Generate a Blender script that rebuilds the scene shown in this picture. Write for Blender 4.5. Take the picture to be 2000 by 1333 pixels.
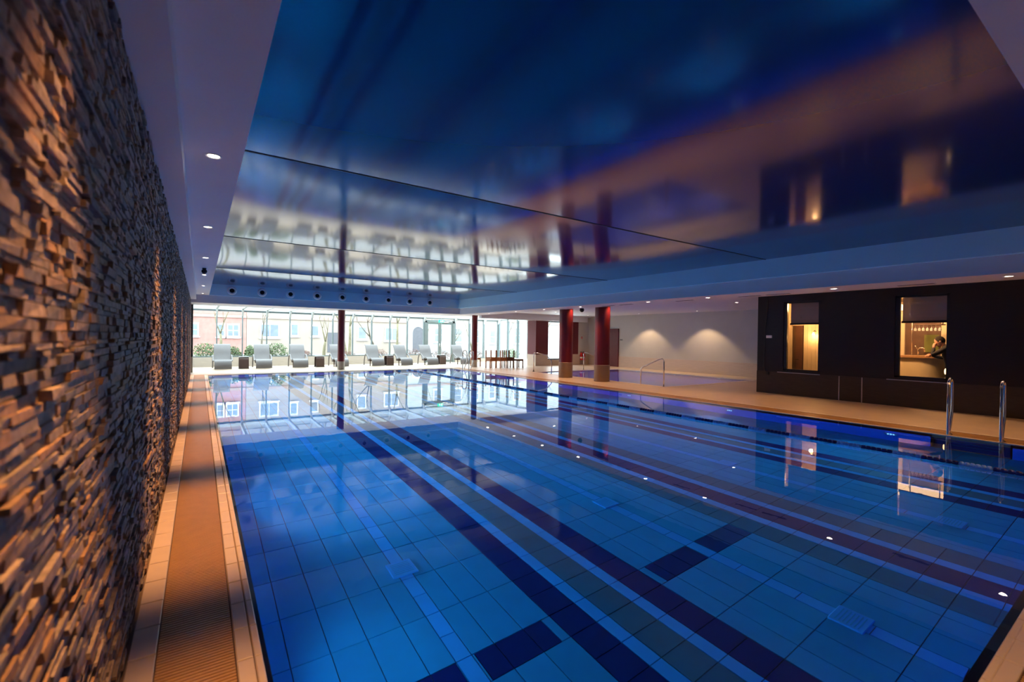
import bpy, math, random
from mathutils import Vector, Matrix
random.seed(7)
S = bpy.context.scene
for o in list(bpy.data.objects):
    bpy.data.objects.remove(o, do_unlink=True)
COL = S.collection
PI = math.pi

# ------------------------------------------------------------------ camera
EYE = 1.53
FPX = 895.886                      # focal length in pixels of the 2000 px wide frame
YAW, PITCH, ROLL = 0.597956, -0.00576126, 0.0137130
cam = bpy.data.cameras.new('camera')
cam.sensor_width = 36.0
cam.lens = FPX / 2000.0 * 36.0
cam.clip_start = 0.05
cam.clip_end = 300
cam.dof.use_dof = True
cam.dof.focus_distance = 11.0
cam.dof.aperture_fstop = 2.0
cam_o = bpy.data.objects.new('camera', cam)
COL.objects.link(cam_o)
fwd = Vector((math.sin(YAW), math.cos(YAW), 0)); rgt = Vector((math.cos(YAW), -math.sin(YAW), 0)); up = Vector((0, 0, 1))
f2 = fwd * math.cos(PITCH) + up * math.sin(PITCH); u2 = up * math.cos(PITCH) - fwd * math.sin(PITCH)
r3 = rgt * math.cos(ROLL) + u2 * math.sin(ROLL); u3 = u2 * math.cos(ROLL) - rgt * math.sin(ROLL)
cam_o.matrix_world = Matrix(((r3.x, u3.x, -f2.x, 0), (r3.y, u3.y, -f2.y, 0), (r3.z, u3.z, -f2.z, EYE), (0, 0, 0, 1)))
S.camera = cam_o

# ------------------------------------------------------------------ world, exposure
SKY = 10.5
w = bpy.data.worlds.new('overcast_sky'); S.world = w; w.use_nodes = True
bg = w.node_tree.nodes['Background']
bg.inputs['Color'].default_value = (0.80, 0.91, 1.0, 1)
bg.inputs['Strength'].default_value = SKY
S.view_settings.view_transform = 'Standard'
S.view_settings.look = 'None'
S.view_settings.exposure = 0.0
S.view_settings.gamma = 1.0
S.view_settings.use_curve_mapping = False
cy = S.cycles
cy.max_bounces = 10; cy.diffuse_bounces = 4; cy.glossy_bounces = 8; cy.transmission_bounces = 8; cy.transparent_max_bounces = 16
cy.sample_clamp_indirect = 6.0; cy.sample_clamp_direct = 0.0
cy.caustics_reflective = True; cy.caustics_refractive = True
cy.blur_glossy = 0.3
cy.use_denoising = True

# lamp powers
P_LEFT, P_BEAM, P_CEIL, P_WASH, P_POOL, P_SMALL, P_BAR, P_HALL = 500, 145, 80, 200, 460, 170, 240, 110
WARM = (1.0, 0.47, 0.17)
DECKWARM = (1.0, 0.49, 0.17)

# ------------------------------------------------------------------ helpers
def tag(o, label=None, cat=None, group=None, kind=None):
    if label: o['label'] = label
    if cat: o['category'] = cat
    if group: o['group'] = group
    if kind: o['kind'] = kind
    return o

def empty(name, loc=(0, 0, 0), rz=0.0, label=None, cat=None, group=None, kind=None, parent=None):
    o = bpy.data.objects.new(name, None); COL.objects.link(o)
    o.location = loc; o.rotation_euler = (0, 0, rz); o.empty_display_size = 0.1
    if parent: o.parent = parent
    return tag(o, label, cat, group, kind)

def link(name, me, parent=None, loc=(0, 0, 0), rz=0.0, scale=None):
    o = bpy.data.objects.new(name, me); COL.objects.link(o)
    o.location = loc; o.rotation_euler = (0, 0, rz)
    if scale: o.scale = scale
    if parent: o.parent = parent
    return o

class MB:
    def __init__(s): s.v = []; s.f = []; s.m = []; s.cm = 0
    def add(s, vs, fs):
        b = len(s.v); s.v += [tuple(p) for p in vs]
        for f in fs: s.f.append(tuple(i + b for i in f)); s.m.append(s.cm)
        return s
    def box(s, x0, y0, z0, x1, y1, z1):
        if x0 > x1: x0, x1 = x1, x0
        if y0 > y1: y0, y1 = y1, y0
        if z0 > z1: z0, z1 = z1, z0
        return s.add([(x0,y0,z0),(x1,y0,z0),(x1,y1,z0),(x0,y1,z0),(x0,y0,z1),(x1,y0,z1),(x1,y1,z1),(x0,y1,z1)],
                     [(0,3,2,1),(4,5,6,7),(0,1,5,4),(1,2,6,5),(2,3,7,6),(3,0,4,7)])
    def cbox(s, c, d): return s.box(c[0]-d[0]/2, c[1]-d[1]/2, c[2]-d[2]/2, c[0]+d[0]/2, c[1]+d[1]/2, c[2]+d[2]/2)
    def lathe(s, prof, c=(0, 0, 0), n=24, axis='z', cap=True):
        vs = []
        for r, h in prof:
            for i in range(n):
                a = 2*PI*i/n; x, y = r*math.cos(a), r*math.sin(a)
                p = (x, y, h) if axis == 'z' else ((h, x, y) if axis == 'x' else (y, h, x))
                vs.append((p[0]+c[0], p[1]+c[1], p[2]+c[2]))
        fs = []
        for j in range(len(prof)-1):
            for i in range(n):
                k = (i+1) % n; fs.append((j*n+i, j*n+k, (j+1)*n+k, (j+1)*n+i))
        if cap:
            fs.append(tuple(range(n-1, -1, -1))); b = (len(prof)-1)*n; fs.append(tuple(range(b, b+n)))
        return s.add(vs, fs)
    def tube(s, pts, r, n=8, cap=True):
        pts = [Vector(p) for p in pts]; R = r if isinstance(r, (list, tuple)) else [r]*len(pts)
        vs = []; ref = None
        for i, p in enumerate(pts):
            t = (pts[min(i+1, len(pts)-1)] - pts[max(i-1, 0)]).normalized()
            if ref is None:
                ref = Vector((0, 0, 1)) if abs(t.z) < 0.9 else Vector((1, 0, 0))
            a = (ref - t*ref.dot(t))
            if a.length < 1e-6: a = t.orthogonal()
            a.normalize(); b = t.cross(a); ref = a
            for k in range(n):
                g = 2*PI*k/n; vs.append(p + (a*math.cos(g) + b*math.sin(g))*R[i])
        fs = []
        for j in range(len(pts)-1):
            for i in range(n):
                k = (i+1) % n; fs.append((j*n+i, j*n+k, (j+1)*n+k, (j+1)*n+i))
        if cap: fs.append(tuple(range(n-1, -1, -1))); b = (len(pts)-1)*n; fs.append(tuple(range(b, b+n)))
        return s.add(vs, fs)
    def prism(s, poly, lo, hi, axis='x'):
        n = len(poly)
        def P(a, b, h): return (h, a, b) if axis == 'x' else ((a, h, b) if axis == 'y' else (a, b, h))
        vs = [P(a, b, lo) for a, b in poly] + [P(a, b, hi) for a, b in poly]
        fs = [tuple(range(n-1, -1, -1)), tuple(range(n, 2*n))]
        for i in range(n):
            k = (i+1) % n; fs.append((i, k, n+k, n+i))
        return s.add(vs, fs)
    def ball(s, c, r, nu=14, nv=9):
        R = r if isinstance(r, (tuple, list)) else (r, r, r)
        vs = [(c[0], c[1], c[2]-R[2])]
        for j in range(1, nv):
            ph = -PI/2 + PI*j/nv
            for i in range(nu):
                a = 2*PI*i/nu; vs.append((c[0]+R[0]*math.cos(ph)*math.cos(a), c[1]+R[1]*math.cos(ph)*math.sin(a), c[2]+R[2]*math.sin(ph)))
        vs.append((c[0], c[1], c[2]+R[2])); fs = []
        for i in range(nu):
            k = (i+1) % nu; fs.append((0, 1+k, 1+i))
            for j in range(nv-2): fs.append((1+j*nu+i, 1+j*nu+k, 1+(j+1)*nu+k, 1+(j+1)*nu+i))
            fs.append((1+(nv-2)*nu+i, 1+(nv-2)*nu+k, len(vs)-1))
        return s.add(vs, fs)
    def mesh(s, name, mats, smooth=False):
        me = bpy.data.meshes.new(name); me.from_pydata(s.v, [], s.f)
        if not isinstance(mats, (list, tuple)): mats = [mats]
        for m in mats: me.materials.append(m)
        if len(mats) > 1: me.polygons.foreach_set('material_index', s.m)
        if smooth: me.polygons.foreach_set('use_smooth', [True]*len(s.f))
        me.update(); return me
    def build(s, name, mats, parent=None, smooth=False, loc=(0, 0, 0), rz=0.0):
        o = link(name, s.mesh(name, mats, smooth), parent, loc, rz)
        if smooth == 'auto':
            o.data.set_sharp_from_angle(angle=0.6)
        return o

def struct(name, mb, mat, label, smooth=False):
    return tag(mb.build(name, mat, None, smooth), label, None, None, 'structure')

def bev(o, wd=0.01, seg=2):
    m = o.modifiers.new('bevel', 'BEVEL'); m.width = wd; m.segments = seg; m.limit_method = 'ANGLE'
    return o

# ------------------------------------------------------------------ materials
M = {}
def mat(name, col, rough=0.5, metal=0.0, var=0.0, vscale=6.0, bump=0.0, bscale=40.0, spec=0.5, emit=None, es=0.0, isl=0.0, stretch=None):
    m = bpy.data.materials.new(name); m.use_nodes = True; nt = m.node_tree; b = nt.nodes['Principled BSDF']
    b.inputs['Base Color'].default_value = (*col, 1); b.inputs['Roughness'].default_value = rough
    b.inputs['Metallic'].default_value = metal; b.inputs['Specular IOR Level'].default_value = spec
    if emit: b.inputs['Emission Color'].default_value = (*emit, 1); b.inputs['Emission Strength'].default_value = es
    co = None
    if var or bump:
        tc = nt.nodes.new('ShaderNodeTexCoord'); co = tc.outputs['Object']
        if stretch:
            mp = nt.nodes.new('ShaderNodeMapping'); mp.inputs['Scale'].default_value = stretch
            nt.links.new(co, mp.inputs['Vector']); co = mp.outputs['Vector']
    src = None
    if var:
        n = nt.nodes.new('ShaderNodeTexNoise'); n.inputs['Scale'].default_value = vscale; n.inputs['Detail'].default_value = 4
        nt.links.new(co, n.inputs['Vector'])
        mr = nt.nodes.new('ShaderNodeMapRange'); mr.inputs['From Min'].default_value = 0.3; mr.inputs['From Max'].default_value = 0.7
        mr.inputs['To Min'].default_value = 1-var; mr.inputs['To Max'].default_value = 1+var
        nt.links.new(n.outputs['Fac'], mr.inputs['Value']); src = mr.outputs['Result']
    if isl:
        g = nt.nodes.new('ShaderNodeNewGeometry'); oi = nt.nodes.new('ShaderNodeObjectInfo')
        ad = nt.nodes.new('ShaderNodeMath'); ad.operation = 'ADD'; fr = nt.nodes.new('ShaderNodeMath'); fr.operation = 'FRACT'
        nt.links.new(g.outputs['Random Per Island'], ad.inputs[0]); nt.links.new(oi.outputs['Random'], ad.inputs[1]); nt.links.new(ad.outputs[0], fr.inputs[0])
        mr2 = nt.nodes.new('ShaderNodeMapRange'); mr2.inputs['To Min'].default_value = 1-isl; mr2.inputs['To Max'].default_value = 1+isl
        nt.links.new(fr.outputs[0], mr2.inputs['Value'])
        if src:
            mu = nt.nodes.new('ShaderNodeMath'); mu.operation = 'MULTIPLY'; nt.links.new(src, mu.inputs[0]); nt.links.new(mr2.outputs[0], mu.inputs[1]); src = mu.outputs[0]
        else: src = mr2.outputs[0]
    if src:
        vm = nt.nodes.new('ShaderNodeVectorMath'); vm.operation = 'SCALE'; vm.inputs[0].default_value = col
        nt.links.new(src, vm.inputs['Scale']); nt.links.new(vm.outputs[0], b.inputs['Base Color'])
    if bump:
        n2 = nt.nodes.new('ShaderNodeTexNoise'); n2.inputs['Scale'].default_value = bscale; n2.inputs['Detail'].default_value = 3
        nt.links.new(co, n2.inputs['Vector'])
        bp = nt.nodes.new('ShaderNodeBump'); bp.inputs['Strength'].default_value = bump; bp.inputs['Distance'].default_value = 0.01
        nt.links.new(n2.outputs['Fac'], bp.inputs['Height']); nt.links.new(bp.outputs['Normal'], b.inputs['Normal'])
    M[name] = m; return m

mat('paint_white', (0.80, 0.80, 0.80), 0.55, var=0.02, vscale=2)
mat('soffit_white', (0.68, 0.66, 0.68), 0.6, var=0.02, vscale=2)
mat('fascia', (0.58, 0.86, 0.95), 0.5, var=0.02, vscale=2)  # pale blue tint stands in for light bounced up off the pool
mat('deck', (0.62, 0.48, 0.35), 0.32, var=0.07, vscale=3, bump=0.05, bscale=60)
mat('deck_tile', (0.70, 0.55, 0.42), 0.35, var=0.04, vscale=8, isl=0.06)
mat('coping', (0.74, 0.60, 0.50), 0.32, var=0.03, vscale=8, isl=0.05)
mat('grate', (0.58, 0.33, 0.12), 0.28, var=0.05, vscale=10)
mat('edge_line', (0.92, 0.80, 0.68), 0.4, var=0.03)
mat('gutter_dark', (0.03, 0.02, 0.015), 0.6, var=0.05)
mat('grout', (0.05, 0.09, 0.14), 0.7, var=0.1)
mat('joint', (0.20, 0.13, 0.09), 0.8, var=0.1)
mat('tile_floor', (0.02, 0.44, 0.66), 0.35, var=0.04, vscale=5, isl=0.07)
mat('tile_strip', (0.05, 0.55, 0.95), 0.35, var=0.03, vscale=5, isl=0.05)
mat('tile_dark', (0.003, 0.013, 0.13), 0.35, var=0.05, vscale=5, isl=0.05)
mat('tile_green', (0.05, 0.20, 0.24), 0.35, var=0.05, vscale=5, isl=0.08)
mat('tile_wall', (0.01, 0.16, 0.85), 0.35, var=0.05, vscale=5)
mat('tile_purple', (0.32, 0.36, 0.85), 0.35, var=0.05, vscale=4)
mat('stone_core', (0.05, 0.04, 0.035), 0.9, var=0.2)
mat('maroon', (0.13, 0.006, 0.009), 0.42, var=0.06, vscale=5)
mat('maroon_wall', (0.12, 0.008, 0.016), 0.5, var=0.05)
mat('plinth_tile', (0.27, 0.175, 0.10), 0.45, var=0.10, vscale=3, stretch=(1, 1, 18))
mat('plinth_far', (0.42, 0.37, 0.31), 0.45, var=0.08, vscale=3, stretch=(1, 1, 14))
mat('plinth_wall', (0.52, 0.40, 0.32), 0.4, var=0.07, vscale=3, stretch=(1, 1, 14))
mat('grey_wall', (0.50, 0.47, 0.43), 0.6, var=0.03, vscale=2)
mat('wenge', (0.013, 0.007, 0.005), 0.35, var=0.25, vscale=5, stretch=(1, 1, 14), bump=0.1, bscale=12)
mat('wenge_plinth', (0.040, 0.026, 0.018), 0.32, var=0.35, vscale=5, stretch=(1, 1, 30), bump=0.15, bscale=14)
mat('black_frame', (0.010, 0.010, 0.012), 0.35, var=0.1)
mat('alu', (0.12, 0.155, 0.155), 0.45, metal=0.0, var=0.05)
mat('alu_white', (0.42, 0.46, 0.46), 0.45, var=0.03)
mat('door_grey', (0.13, 0.155, 0.145), 0.5, var=0.04)
mat('steel', (0.72, 0.70, 0.67), 0.16, metal=1.0, var=0.03)
mat('steel_sill', (0.55, 0.53, 0.52), 0.3, metal=1.0, var=0.03)
mat('black', (0.008, 0.008, 0.010), 0.5, var=0.1)
mat('dark_hole', (0.004, 0.004, 0.006), 0.9, var=0.1)
mat('vent_ring', (0.85, 0.86, 0.86), 0.4, metal=0.0, var=0.04)
mat('wicker_grey', (0.165, 0.155, 0.15), 0.55, var=0.12, vscale=30, stretch=(1, 8, 8), bump=0.3, bscale=90)
mat('wicker_brown', (0.085, 0.05, 0.04), 0.5, var=0.2, vscale=30, stretch=(1, 8, 8), bump=0.3, bscale=90)
mat('glass_top', (0.62, 0.66, 0.66), 0.15, var=0.03)
mat('wood', (0.34, 0.13, 0.045), 0.45, var=0.2, vscale=8, stretch=(4, 4, 1), bump=0.1)
mat('wood_dark', (0.12, 0.055, 0.03), 0.45, var=0.2, vscale=8, stretch=(4, 4, 1))
mat('rope_dark', (0.006, 0.015, 0.16), 0.35, var=0.05)
mat('rope_light', (0.22, 0.48, 0.92), 0.35, var=0.05)
mat('cable', (0.4, 0.4, 0.42), 0.4, var=0.05)
mat('red', (0.62, 0.02, 0.02), 0.3, var=0.04)
mat('white_plastic', (0.82, 0.82, 0.82), 0.35, var=0.02)
mat('green_sign', (0.02, 0.55, 0.25), 0.4, var=0.02, emit=(0.03, 0.9, 0.35), es=0.8)
mat('sign_white', (0.9, 0.9, 0.9), 0.4, var=0.02, emit=(0.9, 1.0, 0.9), es=0.8)
mat('red_brick', (0.30, 0.155, 0.13), 0.9, var=0.12, vscale=3)
mat('cream_render', (0.26, 0.215, 0.175), 0.9, var=0.08, vscale=0.7)
mat('white_render', (0.32, 0.33, 0.33), 0.9, var=0.06, vscale=0.7)
mat('house_trim', (0.55, 0.56, 0.57), 0.6, var=0.03)
mat('house_pane', (0.13, 0.16, 0.19), 0.25, var=0.2, vscale=2)
mat('house_door', (0.07, 0.07, 0.08), 0.5, var=0.1)
mat('roof_tile', (0.22, 0.09, 0.06), 0.85, var=0.15)
mat('cornice', (0.28, 0.20, 0.16), 0.8, var=0.1)
mat('paving', (0.20, 0.19, 0.18), 0.9, var=0.15, vscale=2)
mat('soil', (0.10, 0.075, 0.05), 0.95, var=0.2)
mat('leaf', (0.060, 0.095, 0.022), 0.6, isl=0.55)
mat('leaf_red', (0.13, 0.055, 0.04), 0.7, isl=0.4)
mat('bark', (0.15, 0.13, 0.075), 0.85, var=0.25, vscale=8)
mat('bark_dark', (0.10, 0.085, 0.06), 0.85, var=0.25, vscale=8)
mat('cream_panel', (0.74, 0.58, 0.36), 0.5, var=0.03)
mat('counter_front', (0.72, 0.58, 0.36), 0.4, var=0.03)
mat('counter_top', (0.40, 0.22, 0.10), 0.3, var=0.1)
mat('bar_back', (0.10, 0.045, 0.022), 0.5, var=0.15)
mat('green_panel', (0.16, 0.17, 0.03), 0.6, var=0.1)
mat('blind', (0.42, 0.32, 0.27), 0.8, var=0.05, vscale=10, stretch=(1, 1, 20))
mat('door_brown', (0.075, 0.042, 0.016), 0.45, var=0.15)
mat('cloth_black', (0.010, 0.010, 0.014), 0.85, var=0.2)
mat('skin', (0.62, 0.32, 0.22), 0.5, var=0.05)
mat('hair', (0.012, 0.007, 0.005), 0.9, var=0.2)
mat('door_red', (0.11, 0.014, 0.014), 0.4, var=0.05)
mat('lamp_cream', (0.8, 0.6, 0.35), 0.5, emit=(1.0, 0.62, 0.28), es=6)
mat('downlight', (0.9, 0.9, 0.9), 0.4, emit=(1.0, 0.86, 0.72), es=22)
mat('pool_lens', (0.5, 0.8, 1.0), 0.3, emit=(0.25, 0.75, 1.0), es=1.6)
mat('bar_lightbox', (0.9, 0.7, 0.45), 0.5, emit=(1.0, 0.66, 0.34), es=4)

# stone: random hue per stone
def stone_mat():
    m = bpy.data.materials.new('ledger_stone'); m.use_nodes = True; nt = m.node_tree; b = nt.nodes['Principled BSDF']
    b.inputs['Roughness'].default_value = 0.75
    g = nt.nodes.new('ShaderNodeNewGeometry'); oi = nt.nodes.new('ShaderNodeObjectInfo')
    ad = nt.nodes.new('ShaderNodeMath'); ad.operation = 'ADD'; fr = nt.nodes.new('ShaderNodeMath'); fr.operation = 'FRACT'
    nt.links.new(g.outputs['Random Per Island'], ad.inputs[0]); nt.links.new(oi.outputs['Random'], ad.inputs[1]); nt.links.new(ad.outputs[0], fr.inputs[0])
    cr = nt.nodes.new('ShaderNodeValToRGB'); e = cr.color_ramp.elements; cr.color_ramp.interpolation = 'LINEAR'
    e[0].position = 0.0; e[0].color = (0.10, 0.09, 0.10, 1); e[1].position = 1.0; e[1].color = (0.36, 0.21, 0.12, 1)
    for p, c in ((0.25, (0.24, 0.18, 0.155, 1)), (0.5, (0.33, 0.24, 0.18, 1)), (0.7, (0.17, 0.13, 0.115, 1)), (0.85, (0.27, 0.15, 0.075, 1))):
        q = e.new(p); q.color = c
    nt.links.new(fr.outputs[0], cr.inputs['Fac'])
    n = nt.nodes.new('ShaderNodeTexNoise'); n.inputs['Scale'].default_value = 35; n.inputs['Detail'].default_value = 4
    nt.links.new(g.outputs['Position'], n.inputs['Vector'])
    mr = nt.nodes.new('ShaderNodeMapRange'); mr.inputs['From Min'].default_value = 0.3; mr.inputs['From Max'].default_value = 0.7
    mr.inputs['To Min'].default_value = 0.6; mr.inputs['To Max'].default_value = 1.3; nt.links.new(n.outputs['Fac'], mr.inputs['Value'])
    vm = nt.nodes.new('ShaderNodeVectorMath'); vm.operation = 'SCALE'; nt.links.new(cr.outputs['Color'], vm.inputs[0]); nt.links.new(mr.outputs[0], vm.inputs['Scale'])
    nt.links.new(vm.outputs[0], b.inputs['Base Color'])
    bp = nt.nodes.new('ShaderNodeBump'); bp.inputs['Strength'].default_value = 0.6; bp.inputs['Distance'].default_value = 0.006
    nt.links.new(n.outputs['Fac'], bp.inputs['Height']); nt.links.new(bp.outputs['Normal'], b.inputs['Normal'])
    M['stone'] = m
stone_mat()

# water: real refracting surface with faint ripples
def water_mat(name, bump):
    m = bpy.data.materials.new(name); m.use_nodes = True; nt = m.node_tree; b = nt.nodes['Principled BSDF']
    b.inputs['Base Color'].default_value = (1, 1, 1, 1); b.inputs['Roughness'].default_value = 0.0
    b.inputs['IOR'].default_value = 1.333; b.inputs['Transmission Weight'].default_value = 1.0
    tc = nt.nodes.new('ShaderNodeTexCoord'); n = nt.nodes.new('ShaderNodeTexNoise')
    n.inputs['Scale'].default_value = 9.0; n.inputs['Detail'].default_value = 1.0
    nt.links.new(tc.outputs['Object'], n.inputs['Vector'])
    bp = nt.nodes.new('ShaderNodeBump'); bp.inputs['Strength'].default_value = bump; bp.inputs['Distance'].default_value = 0.004
    nt.links.new(n.outputs['Fac'], bp.inputs['Height']); nt.links.new(bp.outputs['Normal'], b.inputs['Normal'])
    M[name] = m
water_mat('water', 0.035)

# stretched lacquer ceiling film: dark blue, glossy
def film_mat():
    m = mat('ceiling_film', (0.006, 0.036, 0.15), 0.10, spec=0.6)
    b = m.node_tree.nodes['Principled BSDF']; b.inputs['IOR'].default_value = 1.55
film_mat()

# thin window glass
def glass_mat(name, tint, refl):
    m = bpy.data.materials.new(name); m.use_nodes = True; nt = m.node_tree
    for n in list(nt.nodes): nt.nodes.remove(n)
    out = nt.nodes.new('ShaderNodeOutputMaterial'); mx = nt.nodes.new('ShaderNodeMixShader')
    tr = nt.nodes.new('ShaderNodeBsdfTransparent'); tr.inputs['Color'].default_value = (*tint, 1)
    gl = nt.nodes.new('ShaderNodeBsdfGlossy'); gl.inputs['Roughness'].default_value = 0.02
    lw = nt.nodes.new('ShaderNodeLayerWeight'); lw.inputs['Blend'].default_value = 0.5
    pw = nt.nodes.new('ShaderNodeMath'); pw.operation = 'POWER'; pw.inputs[1].default_value = 5.0
    mr = nt.nodes.new('ShaderNodeMapRange'); mr.inputs['To Min'].default_value = refl; mr.inputs['To Max'].default_value = 1.0
    nt.links.new(lw.outputs['Facing'], pw.inputs[0]); nt.links.new(pw.outputs[0], mr.inputs['Value'])
    nt.links.new(mr.outputs[0], mx.inputs['Fac']); nt.links.new(tr.outputs[0], mx.inputs[1]); nt.links.new(gl.outputs[0], mx.inputs[2])
    nt.links.new(mx.outputs[0], out.inputs['Surface']); M[name] = m
glass_mat('window_glass', (0.95, 0.98, 0.97), 0.025)
glass_mat('dark_glass', (0.90, 0.90, 0.90), 0.04)

# ------------------------------------------------------------------ layout constants (metres)
PX0, PX1, PY0, PY1, PD = 0.263, 10.37, 0.513, 20.50, 1.22     # big pool
SX0, SX1, SY0, SY1, SD = 12.70, 18.05, 9.60, 16.70, 0.95      # small pool
WL = -0.269                                                   # face of the stone wall
ZS, ZG, ZC = 2.71, 3.00, 3.42                                 # low soffit, ledge, glossy ceiling
RX0, RX1, RY0, RY1 = 0.286, 10.72, 0.54, 20.55                # recess of the glossy ceiling
DW, DWY = 14.10, 7.365                                        # dark wall face and its corner
BX, BY = 19.60, 20.50                                         # back wall, cross wall with the red piers
GY, GX = 25.60, 16.35                                         # far glazing, side glazing
ZR = 2.90                                                     # ceiling over the right-hand deck
YN = -1.4                                                     # wall behind the camera
WZ = -0.010                                                   # water level

# ------------------------------------------------------------------ daylight portals in the glazing
def portal(name, loc, rot, sx, sy):
    l = bpy.data.lights.new(name, 'AREA'); l.shape = 'RECTANGLE'; l.size = sx; l.size_y = sy; l.cycles.is_portal = True
    o = bpy.data.objects.new(name, l); COL.objects.link(o); o.location = loc; o.rotation_euler = rot
portal('daylight_far', ((WL+GX)/2, GY+0.12, 1.6), (PI/2, 0, PI), GX-WL, 2.5)
portal('daylight_side', (GX+0.12, 23.4, 1.6), (PI/2, 0, PI/2), 4.4, 2.5)

# ================================================================== STRUCTURE
# ---- deck slabs
mb = MB(); T = 0.30
mb.box(-0.6, PY1+0.40, -T, GX, GY, 0)                       # far deck
mb.box(11.02, YN, -T, SX0-0.10, PY1+0.40, 0)                # between the pools
mb.box(SX0-0.10, YN, -T, BX+0.3, SY0-0.10, 0)
mb.box(SX1+0.10, SY0-0.10, -T, BX+0.3, BY, 0)
mb.box(SX0-0.10, SY1+0.10, -T, SX1+0.10, PY1+0.40, 0)
mb.box(-0.6, YN, -T, 11.02, 0.0, 0)                         # behind the camera
floor = struct('floor', mb, M['deck'], 'warm beige tiled deck around the two pools')
# light edge lines beside the gutters
mb = MB()
mb.box(10.96, 0.40, -0.1, 11.02, PY1+0.40, 0.004)
mb.box(SX0-0.10, SY0-0.10, -0.3, SX0, SY1+0.10, 0.006); mb.box(SX1, SY0-0.10, -0.3, SX1+0.10, SY1+0.10, 0.006)
mb.box(SX0, SY0-0.10, -0.3, SX1, SY0, 0.006); mb.box(SX0, SY1, -0.3, SX1, SY1+0.10, 0.006)
mb.box(-0.27, PY1+0.32, -0.1, 11.02, PY1+0.40, 0.004)
struct('trim_1', mb, M['edge_line'], 'pale tile line edging the gutters and the small pool')

# ---- pool edge tiles: left strip by the stone wall (two rows) and right, far, near copings
bedding = MB()
bedding.box(-0.6, 0, -T, -0.157, PY1+0.4, -0.012); bedding.box(0.153, 0, -T, PX0, PY1+0.1, -0.012)
bedding.box(-0.157, 0, -T, 0.153, PY1+0.4, -0.10)
bedding.box(PX1, 0.0, -T, 10.47, PY1+0.4, -0.012); bedding.box(10.47, 0.0, -T, 10.96, PY1+0.4, -0.10)
bedding.box(PX0, PY1, -T, PX1, PY1+0.10, -0.012); bedding.box(PX0, PY1+0.10, -T, PX1, PY1+0.32, -0.10)
bedding.box(PX0, 0.41, -T, PX1, PY0, -0.012); bedding.box(PX0, 0.0, -T, PX1, 0.41, -0.10)
edge = struct('trim_2', bedding, M['joint'], 'joint bed and overflow channel around the big pool')
def tile_mesh(name, sx, sy, sz, m, ch=0.004):
    mb = MB(); c = ch
    mb.add([(-sx/2,-sy/2,-sz),(sx/2,-sy/2,-sz),(sx/2,sy/2,-sz),(-sx/2,sy/2,-sz),(-sx/2,-sy/2,-c),(sx/2,-sy/2,-c),(sx/2,sy/2,-c),(-sx/2,sy/2,-c),
            (-sx/2+c,-sy/2+c,0),(sx/2-c,-sy/2+c,0),(sx/2-c,sy/2-c,0),(-sx/2+c,sy/2-c,0)],
           [(0,1,5,4),(1,2,6,5),(2,3,7,6),(3,0,4,7),(4,5,9,8),(5,6,10,9),(6,7,11,10),(7,4,8,11),(8,9,10,11)])
    return mb.mesh(name, m)
PITCH_T = 0.272
tm_wall = tile_mesh('wall_side_tile', 0.112-0.006, PITCH_T-0.006, 0.03, M['deck_tile'])
tm_c1 = tile_mesh('coping_tile', 0.072-0.005, PITCH_T-0.006, 0.03, M['coping'])
tm_c2 = tile_mesh('edge_tile', 0.036-0.004, PITCH_T-0.006, 0.03, M['coping'])
ny = int((PY1-0.0)/PITCH_T)+1
for i in range(ny):
    y = 0.03 + (i+0.5)*PITCH_T
    if y < 1.0: continue
    link('wall_side_tile', tm_wall, edge, (-0.213, y, 0.0))
    link('coping_tile', tm_c1, edge, (0.190, y, 0.0))
    link('edge_tile', tm_c2, edge, (0.245, y, 0.0))
tm_n1 = tile_mesh('coping_tile', PITCH_T-0.006, 0.072-0.005, 0.03, M['coping'])
tm_n2 = tile_mesh('edge_tile', PITCH_T-0.006, 0.036-0.004, 0.03, M['coping'])
for i in range(34):
    x = PX0 + (i+0.5)*PITCH_T
    if x > PX1-0.1: break
    link('coping_tile', tm_n1, edge, (x, 0.446, 0.0)); link('edge_tile', tm_n2, edge, (x, 0.496, 0.0))
mb = MB(); mb.box(PX1, 0.41, -0.03, 10.465, PY1+0.1, 0.0); mb.box(PX0, PY1, -0.03, PX1, PY1+0.095, 0.0)
struct('trim_3', mb, M['coping'], 'narrow pale coping along the right and far pool edge')

# gutter grates: bars across the channel
def grate(name, x0, x1, y0, y1, along, pitch, label):
    mb = MB(); h = pitch*0.64
    if along == 'y':
        n = int((y1-y0)/pitch)
        for i in range(n): mb.box(x0, y0+i*pitch, -0.022, x1, y0+i*pitch+h, -0.002)
        for t in (0.12, 0.5, 0.88): mb.box(x0+(x1-x0)*t-0.006, y0, -0.03, x0+(x1-x0)*t+0.006, y1, -0.008)
    else:
        n = int((x1-x0)/pitch)
        for i in range(n): mb.box(x0+i*pitch, y0, -0.022, x0+i*pitch+h, y1, -0.002)
        for t in (0.12, 0.5, 0.88): mb.box(x0, y0+(y1-y0)*t-0.006, -0.03, x1, y0+(y1-y0)*t+0.006, -0.008)
    o = empty(name, (0, 0, 0), label=label, cat='grate')
    tag(mb.build('grate_bars', M['grate'], o), kind='stuff')
grate('gutter_grate', -0.154, 0.150, 0.45, PY1+0.32, 'y', 0.0225, 'long ochre gutter grate between the stone wall and the pool')
grate('gutter_grate', 10.475, 10.955, 0.45, PY1+0.32, 'y', 0.02, 'gutter grate along the pool edge facing the dark wall')
grate('gutter_grate', 0.16, 10.47, PY1+0.105, PY1+0.315, 'x', 0.02, 'gutter grate along the far pool edge before the loungers')
grate('gutter_grate', 0.27, 10.47, 0.07, 0.405, 'x', 0.0225, 'gutter grate at the near pool end, lower right corner')

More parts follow.
